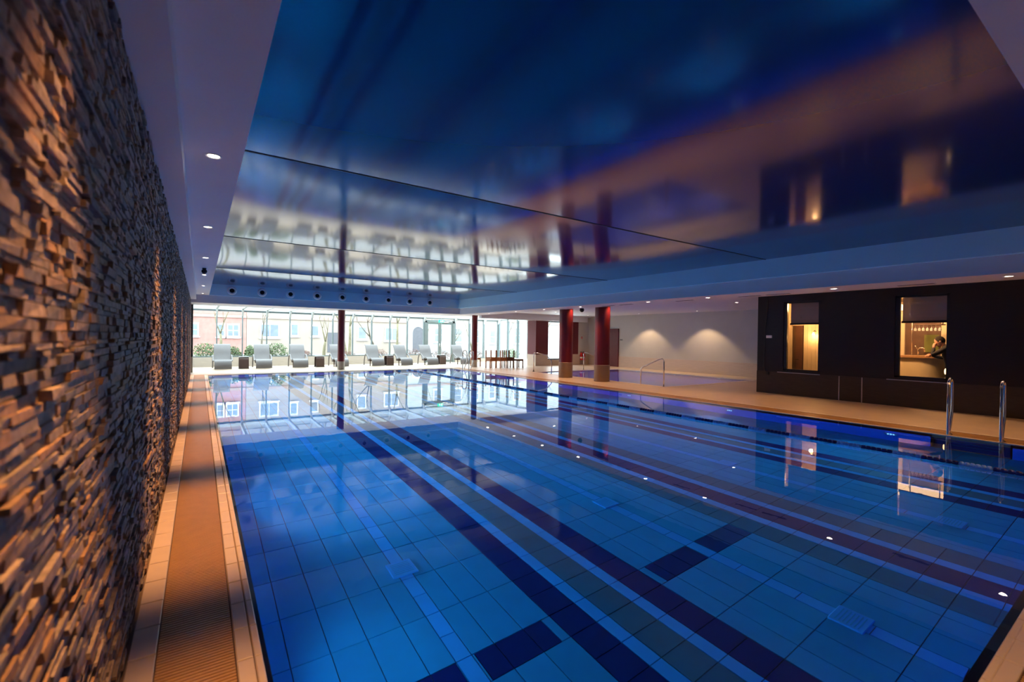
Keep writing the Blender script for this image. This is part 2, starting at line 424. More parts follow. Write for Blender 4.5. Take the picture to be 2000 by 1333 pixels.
# ---- big pool basin
basin = MB()
basin.box(PX0-0.3, PY0-0.3, -PD-0.3, PX1+0.3, PY1+0.3, -PD-0.012)
bas = struct('pool_basin', basin, M['grout'], 'blue tiled basin of the big swimming pool')
wl = MB()
NY0, NY1 = 1.50, 2.42                                          # ladder niche in the right wall
wl.box(PX0-0.1, PY0, -PD, PX0, PY1, -0.03)
wl.box(PX0-0.1, PY1, -PD, PX1+0.1, PY1+0.2, -0.03); wl.box(PX0-0.1, PY0-0.1, -PD, PX1+0.1, PY0, -0.03)
wl.box(PX1, PY0, -PD, PX1+0.1, NY0, -0.03); wl.box(PX1, NY1, -PD, PX1+0.1, PY1, -0.03)
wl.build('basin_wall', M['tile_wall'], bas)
nb = MB(); nb.box(PX1+0.10, NY0-0.1, -PD, PX1+0.14, NY1+0.1, -0.03); nb.box(PX1, NY0-0.02, -PD, PX1+0.12, NY0, -0.03); nb.box(PX1, NY1, -PD, PX1+0.12, NY1+0.02, -0.03)
nb.build('ladder_niche', M['tile_dark'], bas)
gr = MB(); gr.box(PX0, PY0, -0.07, PX0+0.022, PY1, -0.03); gr.box(PX0, PY0, -0.07, PX1, PY0+0.045, -0.03)
gr.build('edge_groove', M['dark_hole'], bas)

# floor tiles: columns and rows measured from the lane pattern
half = [(0.263,0.51,'F'),(0.51,0.76,'F'),(0.76,1.01,'F'),(1.01,1.265,'F'),(1.265,1.455,'F'),(1.455,1.575,'S'),(1.575,1.76,'F'),(1.76,2.01,'F'),(2.01,2.26,'F'),
        (2.26,2.52,'D'),(2.52,2.64,'S'),(2.64,2.915,'G'),(2.915,3.03,'S'),(3.03,3.29,'D'),(3.29,3.485,'F'),(3.485,3.735,'F'),(3.735,3.985,'F'),(3.985,4.115,'S'),
        (4.115,4.365,'F'),(4.365,4.615,'F'),(4.615,4.75,'F'),(4.75,5.04,'G'),(5.04,5.17,'S')]
cxm = PX0 + PX1
cols = half + [(5.17, cxm-5.17, 'D')] + [(cxm-b, cxm-a, k) for a, b, k in reversed(half)]
rows = [PY0, 1.0, 1.5, 2.0, 2.5, 2.755, 3.265, 3.775, 4.29, 4.80]
while rows[-1] < PY1-0.6: rows.append(rows[-1]+0.51)
rows.append(PY1)
bars = [(1.593, 2.178), (1.13, 1.45), (3.37, 3.98), (4.12, 4.74)]
plates = [(1.515, 3.93), (4.05, 3.90), (4.05, 1.385), (6.62, 1.385), (1.515, 1.385), (6.62, 3.90), (9.12, 3.90), (4.05, 9.0), (6.62, 9.0), (1.515, 9.0)]
KM = {'F': 'tile_floor', 'S': 'tile_strip', 'D': 'tile_dark', 'G': 'tile_green'}
cells = []
for a, b, k in cols:
    for r0, r1 in zip(rows, rows[1:]):
        sub = [(r0, r1)] if k == 'F' or r1-r0 < 0.3 else [(r0, (r0+r1)/2), ((r0+r1)/2, r1)]
        for s0, s1 in sub:
            kk = k; segs = [(a, b, kk)]
            if k == 'F' and abs(r0-2.5) < 1e-6:
                segs = []
                cuts = sorted({a, b} | {x for q in bars for x in q if a < x < b})
                for c0, c1 in zip(cuts, cuts[1:]):
                    inside = any(q0-1e-6 <= c0 and c1 <= q1+1e-6 for q0, q1 in bars)
                    segs.append((c0, c1, 'D' if inside else 'F'))
            for c0, c1, ck in segs: cells.append((c0, c1, s0, s1, ck))
def prom(c):
    x, y = (c[0]+c[1])/2, (c[2]+c[3])/2
    d = Vector((x, y, -PD-EYE)); z = d.dot(f2)
    if z < 0.3: return 0
    u, v = d.dot(r3)/z*FPX, d.dot(u3)/z*FPX
    if abs(u) > 1060 or abs(v) > 720: return 0
    return (c[1]-c[0])*(c[3]-c[2])*(PD+EYE)/d.length**3
cells.sort(key=prom, reverse=True)
J = 0.0035
cache = {}
for c in cells[:300]:
    key = (round(c[1]-c[0], 3), round(c[3]-c[2], 3), c[4])
    if key not in cache: cache[key] = tile_mesh('pool_tile', key[0]-2*J, key[1]-2*J, 0.012, M[KM[key[2]]], 0.002)
    link('floor_tile', cache[key], bas, ((c[0]+c[1])/2, (c[2]+c[3])/2, -PD))
mb = MB(); order = ['F', 'S', 'D', 'G']
for c in cells[300:]:
    mb.cm = order.index(c[4]); x0, x1, y0, y1 = c[0]+J, c[1]-J, c[2]+J, c[3]-J
    mb.add([(x0,y0,-PD-.012),(x1,y0,-PD-.012),(x1,y1,-PD-.012),(x0,y1,-PD-.012),(x0,y0,-PD),(x1,y0,-PD),(x1,y1,-PD),(x0,y1,-PD)],
           [(4,5,6,7),(0,1,5,4),(1,2,6,5),(2,3,7,6),(3,0,4,7)])
tag(mb.build('distant_floor_tiles', [M[KM[k]] for k in order], bas), kind='stuff')
# lane bands climbing the far wall
mb = MB()
for a, b, k in cols:
    if k in 'DGS':
        mb.cm = 'DGS'.index(k); mb.box(a, PY1-0.004, -PD, b, PY1+0.01, -0.03)
mb.build('wall_bands', [M['tile_dark'], M['tile_green'], M['tile_strip']], bas)

# water
mb = MB(); mb.add([(PX0, PY0, 0), (PX1+0.1, PY0, 0), (PX1+0.1, PY1, 0), (PX0, PY1, 0)], [(0, 1, 2, 3)])
tag(mb.build('pool_water', M['water'], loc=(0, 0, WZ)), 'still clear water filling the big swimming pool', 'water', kind='stuff')

# ---- small pool
sb = MB()
sb.box(SX0-0.1, SY0-0.1, -SD-0.2, SX1+0.1, SY1+0.1, -SD)
sbas = struct('small_pool_basin', sb, M['tile_purple'], 'violet blue tiled basin of the small pool behind the columns')
sw = MB(); sw.box(SX0-0.1, SY0, -SD, SX0, SY1, -0.02); sw.box(SX1, SY0, -SD, SX1+0.1, SY1, -0.02); sw.box(SX0, SY0-0.1, -SD, SX1, SY0, -0.02); sw.box(SX0, SY1, -SD, SX1, SY1+0.1, -0.02)
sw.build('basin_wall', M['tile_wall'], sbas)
st = MB()
for i in range(3): st.box(SX0, SY0+0.0, -SD, SX0+1.2, SY0+0.35*(3-i), -SD+0.24*(i+1))
st.build('entry_steps', M['tile_purple'], sbas)
mb = MB(); mb.add([(SX0, SY0, 0), (SX1, SY0, 0), (SX1, SY1, 0), (SX0, SY1, 0)], [(0, 1, 2, 3)])
tag(mb.build('pool_water', M['water'], loc=(0, 0, WZ)), 'violet tinted water of the small pool beyond the columns', 'water', kind='stuff')

# ---- stone wall
WTOP = 2.82; WEND = 22.2
mb = MB(); mb.box(-0.60, YN, -0.3, WL-0.045, WEND, WTOP+0.3)
wleft = struct('wall_left', mb, M['stone_core'], 'rough split-face stone cladding wall along the left side')
rs = random.Random(11)
stones = []; z = 0.0
while z < WTOP-0.01:
    h = rs.choice((0.015, 0.019, 0.023, 0.026, 0.032)); h = min(h, WTOP-z)
    y = -0.2 - rs.random()*0.2
    while y < WEND:
        L = rs.choice((0.04, 0.06, 0.09, 0.12, 0.15, 0.19)) * rs.uniform(0.8, 1.2)
        d = rs.choice((0.002, 0.005, 0.008, 0.010, 0.013, 0.020)) + rs.uniform(-0.002, 0.002)
        stones.append((y, min(y+L, WEND), z, z+h, d)); y += L
    z += h
def stone_verts(y0, y1, z0, z1, d, r):
    g = 0.0015; xb = WL-0.05; xf = WL-0.022+d
    q = [(y0+g, z0+g), (y1-g, z0+g), (y1-g, z1-g), (y0+g, z1-g)]
    vs = [(xb, a, b) for a, b in q]
    for a, b in q: vs.append((xf + r.uniform(-0.0025, 0.0025), a + r.uniform(-0.0012, 0.0012), b + r.uniform(-0.0012, 0.0012)))
    return vs
SF = [(4,5,6,7),(0,1,5,4),(1,2,6,5),(2,3,7,6),(3,0,4,7)]
def sprom(t):
    y, z = (t[0]+t[1])/2, (t[2]+t[3])/2; d = Vector((WL, y, z-EYE)); zz = d.dot(f2)
    if zz < 0.2: return 0
    u, v = d.dot(r3)/zz*FPX, d.dot(u3)/zz*FPX
    if u < -1005 or abs(v) > 680: return 0
    return (t[1]-t[0])*(t[3]-t[2])/zz**3
stones.sort(key=sprom, reverse=True)
for t in stones[:300]:
    c = ((t[0]+t[1])/2, (t[2]+t[3])/2)
    vs = [(x-WL, y-c[0], z-c[1]) for x, y, z in stone_verts(*t, rs)]
    mb = MB(); mb.add(vs, SF); mb.build('stone', M['stone'], wleft, loc=(WL, c[0], c[1]))
mb = MB()
for t in stones[300:]: mb.add(stone_verts(*t, rs), SF)
tag(mb.build('distant_stones', M['stone'], wleft), kind='stuff')
# end pier of the stone wall at the glazing
mb = MB(); mb.box(-0.60, WEND, 0.62, WL+0.05, WEND+0.35, ZS)
e = struct('wall_left_end', mb, M['black'], 'black end post of the stone wall before the windows')
mb = MB(); mb.box(-0.60, WEND, 0, WL+0.05, WEND+0.35, 0.62); mb.build('plinth', M['plinth_far'], e)
mb = MB(); mb.box(-0.60, WEND+0.35, -0.3, WL, GY+0.2, ZS+0.3)
struct('wall_left_far', mb, M['paint_white'], 'white wall between the stone wall and the windows')

# ---- ceilings and fascias
mb = MB()
mb.box(-0.60, YN, WTOP, -0.115, 22.2, WTOP+1.0)             # low strip over the stone wall
mb.box(-0.115, YN, ZG, RX0, 20.70, ZG+0.8)                  # left soffit with downlights
mb.box(RX0, YN, ZG, RX1, RY0, ZG+0.8)                       # near soffit
mb.box(-0.60, 20.70, ZS, GX+0.3, 22.55, ZS+1.0)             # far soffit
mb.box(11.90, 20.30, ZS+0.14, BX+0.3, 20.70, ZS+1.0)
ceil = struct('ceiling', mb, M['soffit_white'], 'white plaster soffits around the glossy ceiling')
mb = MB()
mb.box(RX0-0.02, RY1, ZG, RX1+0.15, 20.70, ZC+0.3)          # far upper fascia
struct('trim_4', mb, M['fascia'], 'fascia given a pale blue pool-light tint, with round air nozzles above the loungers')
mb = MB()
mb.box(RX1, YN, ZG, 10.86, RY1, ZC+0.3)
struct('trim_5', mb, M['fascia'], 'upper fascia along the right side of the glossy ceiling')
mb = MB()
mb.box(10.86, YN, ZS-0.01, 11.90, 20.70, ZC+0.3)
struct('ceiling_beam', mb, M['soffit_white'], 'long dropped beam with downlights above the pool edge')
mb = MB()
mb.box(11.90, YN, ZR, BX+0.3, 20.40, ZR+0.3)
struct('ceiling_right', mb, M['soffit_white'], 'white ceiling over the right hand deck and small pool')
mb = MB(); mb.box(11.9, 20.28, 2.55, 19.30, 20.50, ZR)
struct('trim_6', mb, M['soffit_white'], 'bulkhead above the red piers and cross windows')
# roof cover so no sky leaks in
mb = MB(); mb.box(-0.8, YN-0.2, ZC+0.3, BX+0.5, 22.4, ZC+0.45)
struct('roof_slab', mb, M['soffit_white'], 'roof slab above all ceilings')
# glossy stretched film panels, each sagging a little between its rails
joints = [RY0, 5.45, 10.40, 15.45, RY1]; SAG = 0.055
film = empty('ceiling_film', (0, 0, 0), label='glossy dark blue stretched film ceiling reflecting the pool', kind='structure')
for y0, y1 in zip(joints, joints[1:]):
    mb = MB(); nx, nyy = 40, 24
    for j in range(nyy+1):
        for i in range(nx+1):
            u, v = i/nx, j/nyy; x = RX0-0.03 + (RX1-RX0+0.06)*u; y = y0+0.003 + (y1-y0-0.006)*v
            ed = 1 - (2*u-1)**6
            s = SAG if y0 > 1 else 0.003
            mb.v.append((x, y, ZC - s*4*v*(1-v)*ed))
    for j in range(nyy):
        for i in range(nx):
            a = j*(nx+1)+i; mb.f.append((a, a+nx+1, a+nx+2, a+1)); mb.m.append(0)
    mb.build('film_panel', M['ceiling_film'], film, smooth=True)
mb = MB()
for y in joints[1:-1]: mb.box(RX0, y-0.012, ZC-0.006, RX1, y+0.012, ZC+0.02)
mb.build('joint_rail', M['black'], film)

# ---- right side: dark wall with two windows
WIN = [(5.66, 6.62), (3.03, 4.02)]; WZ0, WZ1 = 0.70, 2.70
def wall_x(x0, x1, y0, y1, z0, z1, holes):
    mb = MB(); ys = sorted(holes); y = y0
    for a, b, c, d in ys:
        mb.box(x0, y, z0, x1, a, z1); mb.box(x0, a, z0, x1, b, c); mb.box(x0, a, d, x1, b, z1); y = b
    mb.box(x0, y, z0, x1, y1, z1); return mb
dk = struct('wall_right', wall_x(DW, DW+0.16, YN, DWY, 0.0, ZR, [(a, b, WZ0, WZ1) for a, b in WIN]), M['wenge'], 'very dark brown panelled wall with two lit windows')
mb = MB(); mb.box(DW-0.012, YN, 0.0, DW, DWY+0.004, 0.65); mb.build('plinth', M['wenge_plinth'], dk)
for y in (5.18, 4.67):
    mb = MB(); mb.box(DW-0.022, y-0.011, 0.0, DW-0.010, y+0.011, 0.645); mb.build('edge_trim', M['steel_sill'], dk)
mb = MB(); mb.box(DW+0.16, DWY-0.16, 0, BX+0.3, DWY, ZR)
struct('wall_partition', mb, M['wenge'], 'side wall of the dark panelled room')
for n, (a, b) in enumerate(WIN):
    wn = empty('window_%d' % (n+4), (DW, (a+b)/2, WZ0), label=('black framed interior window looking into a panelled hallway', 'black framed interior window looking into the bar')[n], kind='structure')
    hw = (b-a)/2; hh = WZ1-WZ0
    for (p, q, r, s) in ((-hw, -hw+0.05, 0, hh), (hw-0.09, hw, 0, hh), (-hw, hw, 0, 0.05), (-hw, hw, hh-0.05, hh)):
        mb = MB(); mb.box(0.02, p, r, 0.10, q, s); mb.build('frame', M['black_frame'], wn)
    mb = MB(); mb.box(0.05, -hw+0.04, 0.03, 0.056, hw-0.07, hh-0.03); mb.build('pane', M['dark_glass'], wn)
    mb = MB(); mb.box(-0.035, -hw-0.02, -0.065, 0.02, hw+0.14, -0.045); mb.build('sill', M['steel_sill'], wn)
    bl = empty('roller_blind', (DW+0.14, (a+b)/2, WZ0), label=('grey brown blind pulled halfway down in the hallway window', 'brown blind pulled halfway down in the bar window')[n], cat='blind', group='blinds in the dark wall windows')
    o = (-hw+0.05, hw-0.14) if n == 0 else (-hw+0.05, hw-0.11)
    mb = MB()
    nz = 14
    for i in range(nz): mb.prism([(0.0, 1.38+i*0.045), (0.012, 1.4025+i*0.045), (0.0, 1.425+i*0.045), (0.004, 1.4025+i*0.045)], o[0], o[1], 'y') if False else mb.box(0.002*(i % 2), o[0], 1.38+i*0.045, 0.008+0.002*(i % 2), o[1], 1.425+i*0.045)
    mb.build('pleats', M['blind'], bl)
    mb = MB(); mb.box(-0.012, o[0]-0.02, 1.335, 0.02, o[1]+0.02, 1.385); mb.build('bottom_rail', M['wenge'], bl)

# ---- back wall, cross wall with red piers
bw = struct('wall_back', MB().box(BX, DWY-0.2, -0.05, BX+0.2, BY+0.3, ZR), M['grey_wall'], 'grey wall behind the small pool with two light scallops')
MB().box(BX-0.015, DWY, 0, BX, BY, 0.60).build('plinth', M['plinth_wall'], bw)
mb = MB(); mb.box(18.30, BY, 0, BX+0.2, BY+0.25, ZR); mb.box(16.45, BY, 2.55, 18.35, BY+0.25, ZR); mb.box(16.45, BY, 0, 18.35, BY+0.25, 0.33)
cw = struct('wall_far_right', mb, M['grey_wall'], 'beige cross wall around the window beside the red piers')
MB().box(18.75, BY-0.01, 0, BX, BY, 0.60).build('plinth', M['plinth_wall'], cw); MB().box(16.42, BY-0.012, 0, 18.32, BY, 0.33).build('plinth', M['plinth_wall'], cw)
for n, (x0, x1, y1, lab) in enumerate(((15.57, 16.45, 21.30, 'broad dark red pier left of the cross wall window'), (18.30, 18.76, 20.76, 'narrow dark red pier right of the cross wall window'))):
    t = empty('wall_pier', (x0, BY-0.02, 0), label=lab, cat='pier', group='red piers of the cross wall')
    bev(MB().box(0, 0, 0.64, x1-x0, y1-BY, 2.56).build('shaft', M['maroon_wall'], t), 0.006, 1)
    bev(MB().box(0.0, 0.0, 0, x1-x0, y1-BY, 0.64).build('plinth', M['plinth_wall'], t), 0.004, 1)
# window in the cross wall
w3 = empty('window_3', (16.45, BY+0.12, 0.33), label='dark framed window between the two red piers', kind='structure')
for (x0, x1, z0, z1) in ((0, 0.07, 0, 2.22), (1.78, 1.85, 0, 2.22), (1.05, 1.12, 0.06, 2.16), (0, 1.85, 0, 0.06), (0, 1.85, 2.16, 2.22)):
    MB().box(x0, 0, z0, x1, 0.08, z1).build('frame', M['black_frame'], w3)
for a, b in ((0.07, 1.05), (1.12, 1.78)): MB().box(a, 0.035, 0.06, b, 0.043, 2.16).build('pane', M['window_glass'], w3)

# ---- near wall (behind the camera)
mb = MB(); mb.box(-0.6, YN-0.2, -0.3, BX+0.3, YN, ZC+0.4)
struct('wall_near', mb, M['grey_wall'], 'plain wall behind the viewer')

# ---- far glazing: pony wall, mullions, panes, glazed roof
SILL = 0.45; HEAD = 2.70
MX = [0.667 + 1.043*k for k in range(-1, 11)]               # last one starts the door
DX0, DX1 = MX[-1], MX[-1] + 2.06
mb = MB(); mb.box(-0.6, GY, 0, DX0, GY+0.2, SILL); mb.box(DX1, GY, 0, GX, GY+0.2, 0.22)
mb.box(-0.6, GY, -0.3, GX+0.2, GY+0.2, 0)
pw = struct('wall_far', mb, M['plinth_far'], 'low beige tiled wall under the far windows')
w1 = empty('window_1', (0, GY, 0), label='long row of tall far windows facing the street', kind='structure')
xs = MX + [DX1, DX1+1.05, DX1+2.1, GX]
for i, x in enumerate(xs):
    thick = 0.05 if x < DX0-0.01 else 0.075
    base = SILL if x < DX0 else (0.0 if x in (DX0, DX1) else 0.22)
    MB().box(x-thick/2, 0.02, base, x+thick/2, 0.16, HEAD+0.06).build('mullion', M['alu'], w1)
for a, b in zip(xs, xs[1:]):
    if a == DX0: continue
    lo = SILL if a < DX0 else 0.22
    MB().box(a+0.03, 0.04, HEAD-0.08, b-0.03, 0.13, HEAD).build('transom', M['alu'], w1)
    MB().box(a+0.03, 0.04, lo, b-0.03, 0.13, lo+0.05).build('bottom_rail', M['alu'], w1)
    MB().box(a+0.025, 0.085, lo+0.05, b-0.025, 0.093, HEAD-0.08).build('pane', M['window_glass'], w1)
# door
d1 = empty('door_1', (DX0, GY, 0), label='glazed double door in a broad grey frame under the exit sign', kind='structure')
W = DX1-DX0
for (x0, x1, z0, z1) in ((0.03, 0.16, 0, 2.52), (W-0.16, W-0.03, 0, 2.52), (0.03, W-0.03, 2.42, 2.56), (0.03, W-0.03, HEAD-0.06, HEAD)):
    MB().box(x0, 0.0, z0, x1, 0.14, z1).build('door_frame', M['door_grey'], d1)
for k in range(2):
    x0 = 0.16 + k*(W-0.32)/2; x1 = x0 + (W-0.32)/2
    for (p, q, r, s) in ((x0+0.004, x0+0.10, 0.02, 2.42), (x1-0.10, x1-0.004, 0.02, 2.42), (x0+0.10, x1-0.10, 0.02, 0.16), (x0+0.10, x1-0.10, 2.32, 2.42)):
        MB().box(p, 0.03, r, q, 0.10, s).build('leaf_frame', M['door_grey'], d1)
    MB().box(x0+0.09, 0.06, 0.15, x1-0.09, 0.068, 2.33).build('pane', M['window_glass'], d1)
    hx = x1-0.05 if k == 0 else x0+0.05
    MB().tube([(hx, 0.03, 0.95), (hx, -0.04, 0.95), (hx, -0.04, 1.15), (hx, 0.03, 1.15)], 0.012, 8).build('handle', M['steel'], d1, smooth=True)
MB().box(0.08, 0.08, 2.56, W-0.08, 0.088, HEAD-0.06).build('pane', M['window_glass'], d1)
# closed bit between the far soffit and the glass roof, roof rafters and panes
RY = 22.55; RZ0, RZ1 = ZS+0.10, HEAD+0.06
w6 = empty('window_6', (0, RY, 0), label='glazed lean-to roof with white rafters above the loungers', kind='structure')
rx = [-0.45] + xs
for x in rx:
    MB().prism([(0, RZ0-0.06), (GY-RY+0.1, RZ1-0.02), (GY-RY+0.1, RZ1+0.10), (0, RZ0+0.08)], x-0.045, x+0.045, 'x').build('rafter', M['alu_white'], w6)
    MB().prism([(GY-RY-0.28, RZ1-0.03), (GY-RY+0.02, RZ1-0.34), (GY-RY+0.06, RZ1-0.02)], x-0.04, x+0.04, 'x').build('bracket', M['alu_white'], w6)
for a, b in zip(rx, rx[1:]):
    mb = MB(); mb.prism([(0, RZ0+0.05), (GY-RY+0.14, RZ1+0.08), (GY-RY+0.14, RZ1+0.088), (0, RZ0+0.058)], a+0.04, b-0.04, 'x'); mb.build('roof_pane', M['window_glass'], w6)
MB().box(-0.6, GY-RY-0.02, HEAD, GX+0.1, GY-RY+0.18, RZ1+0.08).build('eaves_rail', M['alu_white'], w6)
portal('daylight_roof', ((WL+GX)/2, (RY+GY)/2, HEAD+0.30), (0, 0, 0), GX-WL, GY-RY)
# side glazing
w2 = empty('window_2', (GX, 0, 0), label='side windows of the alcove right of the glazed door', kind='structure')
sy = [21.30, 22.35, 23.45, 24.55, GY]
for y in sy: MB().box(0.0, y-0.05, 0.28, 0.12, y+0.05, HEAD+0.1).build('mullion', M['alu'], w2)
for a, b in zip(sy, sy[1:]):
    MB().box(0.05, a+0.05, 0.30, 0.058, b-0.05, 2.62).build('pane', M['window_glass'], w2)
    MB().box(0.02, a+0.05, 2.62, 0.1, b-0.05, HEAD+0.06).build('transom', M['alu_white'], w2)
mb = MB(); mb.box(GX, 21.25, -0.3, GX+0.2, GY+0.2, 0.30); mb.box(15.6, 21.28, 0, GX+0.2, 21.33, ZS)
struct('wall_far_side', mb, M['paint_white'], 'low white wall under the alcove side windows')

# ================================================================== LAMPS
def lamp(name, kind, loc, power, col, parent=None, size=0.05, angle=80, blend=0.8, rot=(0, 0, 0)):
    l = bpy.data.lights.new(name, kind); l.energy = power; l.color = col
    if kind == 'SPOT': l.spot_size = math.radians(angle); l.spot_blend = blend; l.shadow_soft_size = size
    elif kind == 'AREA': l.shape = 'DISK'; l.size = size; l.spread = math.radians(angle)
    else: l.shadow_soft_size = size
    o = bpy.data.objects.new(name, l); COL.objects.link(o); o.location = loc; o.rotation_euler = rot
    if parent: o.parent = parent
    return o
ring_me = MB().lathe([(0.040, 0.004), (0.055, -0.006), (0.060, -0.006), (0.062, 0.0), (0.062, 0.01), (0.040, 0.012)], n=20, cap=False).mesh('trim_ring', M['white_plastic'], True)
lens_me = MB().lathe([(0.041, -0.001), (0.041, 0.006)], n=20).mesh('lens', M['downlight'])
ORD = ['first', 'second', 'third', 'fourth', 'fifth', 'sixth', 'seventh', 'eighth', 'ninth', 'tenth', 'eleventh', 'twelfth']
def downlight(loc, label, group, power, col, angle, blend=0.7, sc=1.0, tilt=(0, 0, 0)):
    t = empty('downlight', loc, label=label, cat='downlight', group=group)
    link('trim_ring', ring_me, t, scale=(sc, sc, 1)); link('lens', lens_me, t, scale=(sc, sc, 1))
    lamp('bulb', 'SPOT', (0, 0, -0.02), power, col, t, 0.04*sc, angle, blend, tilt)
LY = [1.45, 4.53, 7.56, 10.62, 13.70, 16.80, 19.95]
for i, y in enumerate(LY):
    downlight((0.083, y, ZG), '%s recessed downlight from the viewer above the gutter by the stone wall' % ORD[i], 'downlights above the stone wall', P_LEFT*(0.7 if i == 0 else 1.0), WARM, 53, 0.75)
BYS = [1.7, 4.30, 7.28, 9.27, 12.30, 14.40, 16.40, 18.6]
for i, y in enumerate(BYS):
    downlight((11.34, y, ZS-0.01), '%s recessed downlight from the viewer in the dropped beam' % ORD[i], 'downlights in the dropped beam', P_BEAM, DECKWARM, 120, 0.9, 1.25)
for i, x in enumerate((2.2, 5.2, 8.2)):
    downlight((x, 0.05, ZG), '%s recessed downlight from the stone wall in the near soffit' % ORD[i], 'downlights in the near soffit', 210, DECKWARM, 70, 0.9)
CL = [((15.6, 8.9), 'recessed downlight in the ceiling beside the dark wall corner'), ((15.0, 18.1), 'recessed downlight in the ceiling before the red piers'), ((18.1, 19.0), 'recessed downlight in the ceiling above the fire extinguishers'), ((13.2, 4.6), 'recessed downlight in the ceiling right before the dark wall')]
for (x, y), lab in CL[:3]:
    downlight((x, y, ZR), lab, 'downlights in the right hand ceiling', P_CEIL, DECKWARM, 110, 0.9, 1.25)
for (x, y), lab in (((18.75, 15.9), 'wall washing downlight before the left light scallop'), ((18.75, 12.55), 'wall washing downlight before the right light scallop')):
    downlight((x, y, ZR), lab, 'wall washers by the grey wall', P_WASH, (1.0, 0.68, 0.38), 100, 0.35, 1.2)
for (x, y), lab in (((12.27, 11.60), 'narrow downlight grazing the thick column nearer the dark wall'), ((12.16, 13.50), 'narrow downlight grazing the left thick column')):
    downlight((x, y, ZR), lab, 'downlights grazing the thick columns', 90, (1.0, 0.62, 0.32), 95, 0.9, 0.8)
# underwater lamps
uw_ring = MB().lathe([(0.07, 0.0), (0.10, 0.0), (0.10, -0.015), (0.085, -0.02), (0.07, -0.012)], n=20, axis='x', cap=False).mesh('trim_ring', M['steel'], True)
def uw(loc, side, label, power, col, group):
    t = empty('underwater_light', loc, label=label, cat='pool light', group=group, rz=0 if side > 0 else PI)
    link('trim_ring', uw_ring, t)
    mb = MB()
    for a in range(-1, 2):
        for b in range(-1, 2): mb.lathe([(0.018, -0.004), (0.014, -0.012), (0.006, -0.016)], (0, a*0.042, b*0.042), 8, 'x')
    mb.build('led_lens', M['pool_lens'], t)
    l_ = lamp('led', 'SPOT', (-0.03, 0, 0), power*(1.0 if side > 0 else 0.95), col, t, 0.07, 122 if side > 0 else 168, 1.0, (0, PI/2+0.14, 0)); l_.data.cycles.use_multiple_importance_sampling = False
for i in range(6):
    y = 2.985 + 3.06*i
    uw((PX1, y, -0.63), 1, '%s underwater light from the viewer in the right pool wall' % ORD[i], P_POOL*(0.95+0.05*i), (0.10, 0.45, 1.0), 'underwater lights of the big pool')
    uw((PX0, y, -0.63), -1, '%s underwater light from the viewer in the left pool wall' % ORD[i], P_POOL*(0.13, 1.10, 1.1, 1.1, 1.15, 1.2)[i], (0.10, 0.45, 1.0), 'underwater lights of the big pool')
for i, y in enumerate((11.0, 13.2, 15.4)):
    uw((SX1, y, -0.45), 1, '%s underwater light from the near end of the small pool' % ORD[i], P_SMALL, (0.35, 0.40, 1.0), 'underwater lights of the small pool')

# ================================================================== THINGS
# ---- columns
def column(x, y, r, zp, top, label, mats, group):
    t = empty('column', (x, y, 0), label=label, cat='column', group=group)
    MB().lathe([(r, zp), (r, top)], n=40).build('shaft', M[mats[0]], t, smooth='auto')
    MB().lathe([(r+0.008, 0), (r+0.008, zp-0.008), (r, zp)], n=40).build('tiled_base', M[mats[1]], t, smooth='auto')
column(12.20, 12.03, 0.275, 0.61, ZR, 'thick dark red column with brown tiled base, nearer the dark wall', ('maroon', 'plinth_tile'), 'thick red columns on the deck')
column(12.09, 13.92, 0.270, 0.61, ZR, 'thick dark red column with brown tiled base, left of its twin', ('maroon', 'plinth_tile'), 'thick red columns on the deck')
column(5.36, 21.75, 0.155, 0.37, ZS, 'slim dark red column standing among the loungers', ('maroon', 'plinth_far'), 'slim red columns by the glazing')
column(11.93, 21.0, 0.150, 0.37, ZS+0.15, 'slim dark red column beside the stacked wooden stools', ('maroon', 'plinth_far'), 'slim red columns by the glazing')

# ---- round air nozzles in the far fascia
for i in range(9):
    x = 1.01 + 1.0185*i
    t = empty('air_nozzle', (x, RY1, 3.205), label='%s round air nozzle from the left in the far fascia' % ORD[i], cat='air vent', group='air nozzles above the loungers')
    MB().lathe([(0.125, 0.0), (0.165, 0.0), (0.162, -0.03), (0.145, -0.06), (0.105, -0.075), (0.080, -0.03)], n=28, axis='y', cap=False).build('ring', M['vent_ring'], t, smooth=True)
    MB().lathe([(0.082, -0.032), (0.070, -0.008)], n=28, axis='y').build('throat', M['dark_hole'], t)

# ---- little black speaker under the left soffit, camera dome under the right ceiling
def dome(name, loc, r, label, cat):
    t = empty(name, loc, label=label, cat=cat)
    MB().lathe([(r*0.7, 0), (r*0.75, -0.02), (r*0.4, -0.03)], n=20).build('mount', M['black'], t, smooth='auto')
    MB().ball((0, 0, -0.03-r*0.8), r).build('body', M['black'], t, smooth=True)
dome('ceiling_speaker', (0.075, 12.3, ZG), 0.055, 'small black speaker ball under the soffit by the stone wall', 'speaker')
dome('dome_camera', (13.55, 14.6, ZR), 0.10, 'black dome camera under the ceiling between the thick columns', 'camera')
# slot vents in the dropped beam
for i, y in enumerate((3.0, 5.6, 6.3, 8.2, 10.4, 11.2)):
    t = empty('slot_vent', (11.62, y, ZS-0.01), label='%s narrow slot vent from the viewer in the dropped beam' % ORD[i], cat='air vent', group='slot vents in the dropped beam')
    MB().box(-0.06, -0.30, -0.006, 0.06, 0.30, 0.002).build('slot_frame', M['soffit_white'], t)
    MB().box(-0.035, -0.28, -0.009, 0.035, 0.28, -0.004).build('slot', M['dark_hole'], t)

